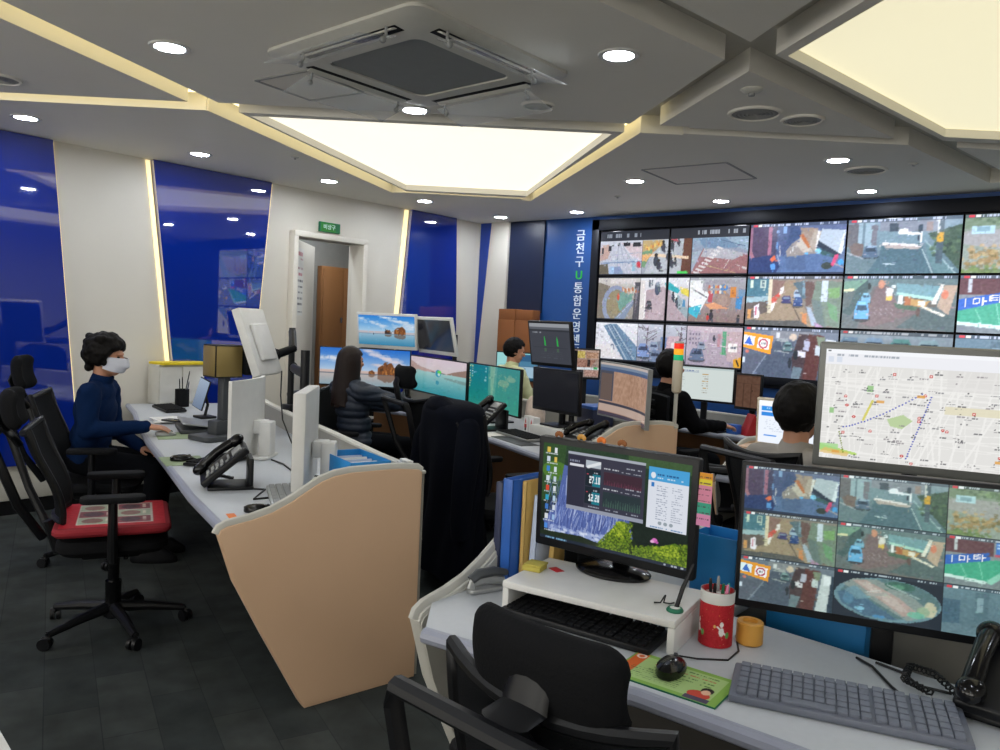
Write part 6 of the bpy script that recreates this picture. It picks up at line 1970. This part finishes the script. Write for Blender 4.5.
MB(T((0, .065, .11)) @ RX(R(12))).box((0, 0, 0), (.13, .004, .22), .001).build('back_support', 'blue_box', t)
pic_mesh('printed_face', cv_calendar(), .126, .214, 'print', t, T((0, .0172, .1095)) @ RX(R(-12)))
fg = thing('desk_ornament', 'small orange ornament with a pale teal ring on the middle console', 'ornament', (2.17, -2.56, .731))
MB().ell((-.015, 0, .06), (.028, .02, .03), 12, 8).cyl((-.015, 0, 0), .016, .04, 12).build('body', 'tape_orange', fg)
MB().tube([(.035 + .035 * math.cos(a), -.005, .062 + .035 * math.sin(a)) for a in [2 * PI * i / 20 for i in range(20)]], .007, 6, loop=True).cyl((.035, -.005, 0), .03, .024, 16).build('ring', 'white_plastic', fg)


def signal_tower():
    t = thing('signal_tower', 'cream signal tower with red, amber and green lamps on the beige end panel', 'signal tower', (3.765, -2.425, .892))
    MB().cyl((0, 0, 0), .024, .012, 18).cyl((0, 0, 0), .0115, .21, 14).build('pole', 'offwhite', t)
    MB().lathe([(.012, .205), (.026, .215), (.029, .225), (.029, .395), (.027, .40)], seg=26).build('body', 'beige_plastic', t)
    for nm, z0, z1, m in (('green_lamp', .40, .433, 'led_green'), ('amber_lamp', .434, .467, 'led_amber'), ('red_lamp', .468, .50, 'led_red')):
        MB().lathe([(.027, z0), (.028, z0 + .003), (.028, z1 - .003), (.027, z1)], seg=26).build(nm, m, t)
    MB().lathe([(.028, .50), (.028, .506), (.02, .512), (.001, .513)], seg=26).build('cap', 'offwhite', t)
signal_tower()

# far console things
t = thing('desk_calendar', 'red triangular desk calendar on the far console', 'calendar', (3.67, -1.06, .731), R(-40))
MXp = Matrix(((0, 0, 1, 0), (1, 0, 0, 0), (0, 1, 0, 0), (0, 0, 0, 1)))
MB(MXp).prism([(-.06, 0), (.06, 0), (.004, .155), (-.004, .155)], -.055, .055, .003).build('stand', 'dark_red', t)
t = thing('picture_stand', 'yellow upright card stand right of the red calendar', 'card', (3.80, -1.0, .731), R(-10))
MB(T((0, 0, .09)) @ RX(R(-12))).box((0, 0, 0), (.16, .012, .18), .003).box((.0, -.008, .01), (.09, .004, .10), .001).build('card', 'kraft', t)
t = thing('pencil_box', 'small blue box on the far console left of the red calendar', 'box', (3.56, -1.10, .731), R(-12))
MB().box((0, 0, .035), (.09, .06, .07), .004).build('box', 'blue_binder', t)
keyboard('black keyboard in front of the pale document screen', 3.33, -1.11, .731, -14, .36, .13)
t = thing('storage_box', 'plain cardboard box at the left end of the desk of the person in grey', 'box', (4.30, -2.55, .731))
MB().box((0, 0, .07), (.12, .16, .14), .004).build('carton', 'beige_panel', t)
# ------------------------------------------------------------------ people (sitting, facing local +y)
def head_geo(mb, M, mask=False):
    """skull, jaw, brow, nose, lips, chin, ears, all merged later"""
    mb.ell((0, -.008, .022), (.074, .094, .092), 24, 16, m=M)
    mb.ell((0, .022, -.03), (.062, .066, .075), 20, 14, m=M)
    mb.ell((0, .048, -.078), (.036, .034, .026), 16, 10, m=M)
    mb.ell((0, .074, .028), (.05, .018, .012), 14, 8, m=M)          # brow
    mb.cap((0, .082, .018), (0, .103, -.018), .009, .0135, m=M)      # nose
    for s in (-1, 1):
        mb.ell((s * .011, .094, -.021), (.009, .010, .008), 10, 8, m=M)
        mb.ell((s * .036, .066, -.012), (.026, .022, .02), 12, 8, m=M)    # cheek
        mb.ell((s * .074, -.008, -.002), (.010, .024, .034), 12, 10, m=M)  # ear
    mb.ell((0, .081, -.049), (.022, .012, .006), 12, 8, m=M)
    mb.ell((0, .079, -.060), (.019, .012, .007), 12, 8, m=M)


def hand_geo(mb, M, curl=.5, side=1):
    """palm along +y from the wrist, back of the hand up; five separate fingers"""
    mb.ell((0, .045, 0), (.038, .05, .016), 16, 10, m=M)
    mb.ell((0, .02, .0), (.030, .035, .018), 14, 8, m=M)
    L = [.066, .076, .070, .054]
    for k in range(4):
        x = side * (.029 - .0195 * k)
        y0 = .082 - .004 * abs(k - 1.3)
        p = Vector((x, y0, .002)); a = -curl * .35
        pts = [p]
        for j, fr in enumerate((.45, .32, .25)):
            p = p + Vector((side * (.004 - .003 * k), math.cos(a), math.sin(a))) * L[k] * fr
            pts.append(p); a -= curl * .55
        for j in range(3):
            r = .0092 - .0012 * j
            mb.cap(pts[j], pts[j + 1], r, r - .001, 10, m=M)
    th = [Vector((side * .028, .022, -.004)), Vector((side * .052, .048, -.012)), Vector((side * .060, .074, -.018)), Vector((side * .054, .094, -.022))]
    for j in range(3):
        mb.cap(th[j], th[j + 1], .0118 - .0012 * j, .0106 - .0012 * j, 10, m=M)


def look(p, q, up=(0, 0, 1)):
    """matrix at p with +y towards q and +z near up"""
    y = (Vector(q) - Vector(p)).normalized()
    x = y.cross(Vector(up)).normalized()
    z = x.cross(y)
    return Matrix(((x.x, y.x, z.x, p[0]), (x.y, y.y, z.y, p[1]), (x.z, y.z, z.z, p[2]), (0, 0, 0, 1)))


HAIR_R = {}
def person(label, x, y, rz, top, lean=.06, wl=None, wr=None, head_yaw=0, head_pitch=0, top_mat='cloth_navy', hair='short', mask=False, k=1., sh=.165, seat=.48, quilt=False, collar=True, el=None, er=None, head_h=None):
    """top: z of the crown; wl / wr: wrist targets in local coordinates"""
    t = thing('person', label, 'person', (x, y, 0), R(rz))
    S = lambda *v: Vector(v)
    hz_ = top - .118 * k                      # centre of the head
    nz = hz_ - .138 * k                       # base of the neck
    hip = seat + .085
    cz = hip + (nz - hip) * .62
    wz = hip + (nz - hip) * .28
    ly = lambda z: lean * (z - hip) / (nz - hip)
    neck = S(0, ly(nz), nz)
    shl = {s: S(s * sh, ly(nz) - .005, nz - .055) for s in (-1, 1)}
    wr = {1: S(*(wr or (.12, .42, .76))), -1: S(*(wl or (-.12, .42, .76)))}
    elb = {}
    for s in (-1, 1):
        given = (er if s > 0 else el)
        if given:
            elb[s] = S(*given); continue
        a, b = shl[s], wr[s]
        mid = (a + b) / 2
        d = (b - a).length
        want = .265 * k
        off = math.sqrt(max(.0004, want * want - d * d / 4))
        dirv = S(s * .45, -.35, -.85)
        ax = (b - a).normalized()
        dirv = (dirv - ax * dirv.dot(ax)).normalized()
        elb[s] = mid + dirv * off
    # ---- bare body: head, neck, forearms, hands and legs in one surface
    HM = T((0, ly(hz_) + .012, hz_)) @ RZ(R(head_yaw)) @ RX(R(head_pitch)) @ Matrix.Scale(k, 4)
    b = MB()
    head_geo(b, HM)
    b.cap(neck - S(0, 0, .03), HM @ S(0, -.012, -.05), .052 * k, .047 * k, 16)
    b.ell(S(0, ly(cz), cz), (.12 * k, .07 * k, .15 * k), 18, 12)
    b.ell(S(0, 0, hip), (.12 * k, .085 * k, .08 * k), 18, 12)
    b.cap((0, 0, hip), (0, ly(cz), cz), .08 * k, .08 * k)
    for s in (-1, 1):
        b.cap(S(0, ly(nz) - .0, nz - .04), shl[s], .045 * k, .045 * k)
        b.cap(shl[s], elb[s], .042 * k, .034 * k)
        b.cap(elb[s], wr[s], .035 * k, .024 * k)
        aim = wr[s] + (wr[s] - elb[s]).normalized() * .1
        aim.z = wr[s].z - .012
        hand_geo(b, look(wr[s], aim) @ RY(R(8 * s)) @ Matrix.Scale(k * .95, 4), .55, -s)
        kn = S(s * .095, .40 * k, seat + .05); an = S(s * .10, .36 * k, .10)
        b.cap((s * .075, .02, hip - .01), kn, .066 * k, .048 * k)
        b.cap(kn, an, .046 * k, .032 * k)
    me = remesh(b, .0058, 3)
    bo = link_mesh('body', me, 'skin', t, ang=180)
    for s in (-1, 1):
        MB(HM).ell((s * .031, .078, .008), (.011, .009, .007), 12, 8).build('eye', 'eye_dark', t)
    # ---- top garment
    c = MB()
    c.ell((0, .0, hip + .01), (.165 * k, .118 * k, .085), 22, 12)
    c.ell((0, ly(wz) * .9, wz), (.152 * k, .108 * k, .12), 22, 12)
    c.ell((0, ly(cz), cz), (.168 * k, .112 * k, .145), 24, 14)
    c.ell((0, ly(nz) - .008, nz - .075), (.15 * k, .088 * k, .075), 22, 12)
    c.cap((0, ly(nz), nz - .05), (0, ly(nz) + .006, nz + .006), .072 * k, .056 * k, 18)
    for s in (-1, 1):
        c.cap(S(0, ly(nz) - .004, nz - .045), shl[s] - S(s * .01, 0, .005), .058 * k, .062 * k, 14)
        e2 = elb[s]; w2 = wr[s] - (wr[s] - elb[s]).normalized() * .012
        c.cap(shl[s] - S(0, 0, .008), e2, .066 * k, .052 * k, 16)
        c.cap(e2, w2, .052 * k, .038 * k, 16)
    me = remesh(c, .009, 6)
    if quilt:
        n = len(me.vertices)
        co = np.zeros(n * 3); no = np.zeros(n * 3)
        me.vertices.foreach_get('co', co); me.vertices.foreach_get('normal', no)
        co = co.reshape(-1, 3); no = no.reshape(-1, 3)
        ph = np.abs(np.sin(PI * (co[:, 2] + .35 * np.abs(co[:, 0]) * (co[:, 2] > cz)) / .05))
        co += no * (.012 * (ph ** .6) + .004)[:, None]
        me.vertices.foreach_set('co', co.ravel())
        me.update()
    else:
        # a few broad creases
        n = len(me.vertices)
        co = np.zeros(n * 3); no = np.zeros(n * 3)
        me.vertices.foreach_get('co', co); me.vertices.foreach_get('normal', no)
        co = co.reshape(-1, 3); no = no.reshape(-1, 3)
        ph = np.sin(co[:, 2] * 60 + co[:, 0] * 25 + 3 * np.sin(co[:, 1] * 30)) * np.sin(co[:, 0] * 40 + co[:, 2] * 22)
        co += no * (.0028 * ph)[:, None]
        me.vertices.foreach_set('co', co.ravel())
        me.update()
    jk = link_mesh('jacket', me, top_mat, t, ang=180)
    if collar:
        MB().rings([[(r * k * math.cos(a) * 1.0, ly(nz) + .006 + r * k * .95 * math.sin(a) + .012 * h_, nz + h_ * (.034 - .012 * math.sin(a))) for a in [2 * PI * q / 28 for q in range(28)]] for r, h_ in ((.070, -.6), (.066, .3), (.059, 1.), (.054, .95), (.057, .2), (.060, -.5))], cap=False).build('collar', top_mat, jk)
    # ---- trousers and shoes
    q = MB()
    q.ell((0, -.01, hip - .005), (.162 * k, .125 * k, .088), 22, 12)
    for s in (-1, 1):
        kn = S(s * .095, .40 * k, seat + .05); an = S(s * .10, .36 * k, .11)
        q.cap((s * .075, .02, hip - .01), kn, .083 * k, .062 * k, 16)
        q.cap(kn, an, .06 * k, .045 * k, 16)
    link_mesh('trousers', remesh(q, .010, 5), 'trousers_dark', t, ang=180)
    for s in (-1, 1):
        MB().rings([[(s * .10 + w_ * math.cos(a), .40 * k + l_ * math.sin(a), z_) for a in [2 * PI * i / 20 for i in range(20)]] for w_, l_, z_ in ((.040, .125, .0), (.045, .13, .012), (.043, .125, .035), (.036, .09, .06), (.03, .05, .085))]).build('shoe', 'black_matte', t)
    # ---- hair
    hb = MB(); rs = random.Random(int(x * 1000) + 5)
    N = 520
    for i in range(N):
        zz = 1 - 2 * (i + .5) / N; ph = i * 2.39996
        rr = math.sqrt(1 - zz * zz)
        d = S(rr * math.cos(ph), rr * math.sin(ph), zz)
        fr = d.y
        if hair == 'wavy':
            keep = d.z > .30 + .12 * fr or (fr < .20 and d.z > -.62) or (fr < .45 and d.z > .0)
            r_ = rs.uniform(.017, .027); out = rs.uniform(1.03, 1.16)
        elif hair == 'long':
            keep = d.z > .42 or (fr < .45 and d.z > -.75)
            r_ = .014; out = 1.02
        else:
            keep = d.z > .40 + .15 * fr or (fr < .12 and d.z > -.80) or (fr < .42 and d.z > .12)
            r_ = rs.uniform(.014, .018); out = rs.uniform(1.01, 1.06)
        if keep:
            tp_ = .8 if hair == 'short' and d.z < -.45 else 1.
            c_ = S(d.x * .074 * tp_, d.y * .094 - .008, d.z * .092 + .022) * out
            hb.ell(c_, (r_,) * 3, 8, 6, m=HM)
    if hair == 'wavy':
        for i in range(26):
            a = rs.uniform(0, PI * 2); zq = rs.uniform(.02, .11)
            hb.ell(S(.078 * math.cos(a), -.02 + .09 * math.sin(a) * (1 if math.sin(a) < 0 else .8), zq), (.026, .026, .022), 10, 8, m=HM)
        for i in range(26):
            hb.ell(S(rs.uniform(-.066, .066), rs.uniform(-.098, -.05), rs.uniform(-.068, .05)), (.024, .026, .028), 10, 8, m=HM)
        for s in (-1, 1):
            for q in range(6):
                hb.ell(S(s * .076, -.03 + .010 * q, .035 - .012 * q), (.016, .018, .022), 10, 8, m=HM)
        hb.ell((0, .055, .085), (.055, .035, .028), 12, 8, m=HM)
        for s in (-1, 1):
            hb.cap((s * .066, .055, .062), (s * .070, .035, .015), .016, .010, m=HM)
    if hair == 'long':
        for i in range(30):
            a = R(-205 + 230 * i / 29)
            x_, y_ = .078 * math.cos(a), .094 * math.sin(a) - .012
            if y_ > .035:
                continue
            p0 = HM @ S(x_, y_, .02); p1 = HM @ S(x_ * 1.06, y_ * 1.03 - .010, -.10); p2 = HM @ S(x_ * 1.2, y_ * .9 - .035, -.20 - .03 * rs.random()); p3 = HM @ S(x_ * 1.15, y_ * .75 - .060, -.29 - .05 * rs.random())
            hb.tube([p0, p1, p2, p3], [.013, .015, .014, .007], 8)
            hb.ell(p3, (.009,) * 3, 8, 6)
    hm = remesh(hb, .0062 if hair != 'long' else .0055, 3 if hair != 'wavy' else 2)
    link_mesh('hair', hm, 'hair_brown' if hair in ('long',) else 'hair_black', t, ang=180)
    if mask:
        def mf(u, v):
            a = (u - .5) * R(172)
            z = -.082 + .088 * v
            bulge = .017 * math.sin(PI * min(1, v * 1.05)) + .006
            cx = (.072 + .004 * v) * math.sin(a); cy = (.092 + bulge + .012 * (1 - abs(2 * u - 1)) * (v > .3)) * math.cos(a) + .014 - .01 * (1 - v)
            return (cx, cy, z + .02 * abs(2 * u - 1) ** 2 * (1 - v) - .004 * math.sin(v * 12))
        mo = MB(HM).grid(mf, 26, 14, -.004).build('face_mask', 'mask_white', t)
        lp = MB(HM)
        for s in (-1, 1):
            lp.tube([(s * .066, .022, -.01), (s * .074, .0, .02), (s * .080, -.022, .012)], .002, 6).tube([(s * .064, .022, -.058), (s * .074, -.004, -.035), (s * .080, -.024, -.012)], .002, 6)
        lp.build('ear_loop', 'mask_white', mo)
    return t, HM


person('person in white face mask and navy jacket sitting at the left console', 1.275, -4.72, -40, 1.278, lean=.06, wl=(-.07, .28, .63), wr=(.13, .35, .786), er=(.21, .06, .765), hair='wavy', mask=True, k=.98, head_yaw=-4, head_pitch=-6, seat=.495)
person('person in a quilted dark jacket sitting facing the beach screens', 1.53, -2.98, -12, 1.245, lean=-.05, wl=(-.10, .40, .80), wr=(.15, .46, .805), hair='long', top_mat='puffer_navy', quilt=True, k=.94, head_yaw=6, seat=.485)
person('person in a pale green shirt sitting at the far console', 1.33, -1.10, -20, 1.33, lean=.07, hair='short', top_mat='cloth_lime', head_yaw=-14, head_pitch=-12, k=.97, seat=.485, wl=(-.12, .40, .80), wr=(.12, .40, .80))
person('person in black reaching over the far desk behind the signal tower', 3.22, -1.64, -26, 1.325, lean=.06, hair='short', top_mat='cloth_black', head_yaw=18, k=1.06, wl=(-.12, .40, .80), wr=(.20, .42, .81), er=(.27, .12, .82), seat=.485, sh=.19)
person('person in a grey shirt seen from behind beside the map screen', 4.735, -3.20, -12, 1.255, lean=.02, hair='short', top_mat='cloth_grey', head_yaw=4, k=1.12, seat=.485, wl=(-.12, .42, .80), wr=(.12, .42, .80))
# ------------------------------------------------------------------ camera and light
def camera():
    cd = bpy.data.cameras.new('camera')
    cd.sensor_width = 36
    cd.sensor_fit = 'HORIZONTAL'
    cd.lens = 785 / 1000 * 36
    cd.clip_start = .02
    o = bpy.data.objects.new('camera', cd)
    COL.objects.link(o)
    roll, pitch, yaw = R(2.691), R(3.64), R(40.185)
    # camera frame: looks along -z; level forward is +y turned left by yaw
    M = RZ(yaw) @ RX(PI / 2 - pitch) @ RZ(roll)
    M.translation = (5.943, -6.618, 1.45)
    o.matrix_world = M
    SC.camera = o
camera()
w = bpy.data.worlds.new('world')
SC.world = w
w.use_nodes = True
w.node_tree.nodes['Background'].inputs['Color'].default_value = (.5, .52, .55, 1)
w.node_tree.nodes['Background'].inputs['Strength'].default_value = .0
SC.view_settings.exposure = 0.38
SC.cycles.max_bounces = 8
SC.cycles.diffuse_bounces = 4
SC.cycles.transparent_max_bounces = 8
SC.cycles.use_denoising = True
SC.cycles.sample_clamp_indirect = 6
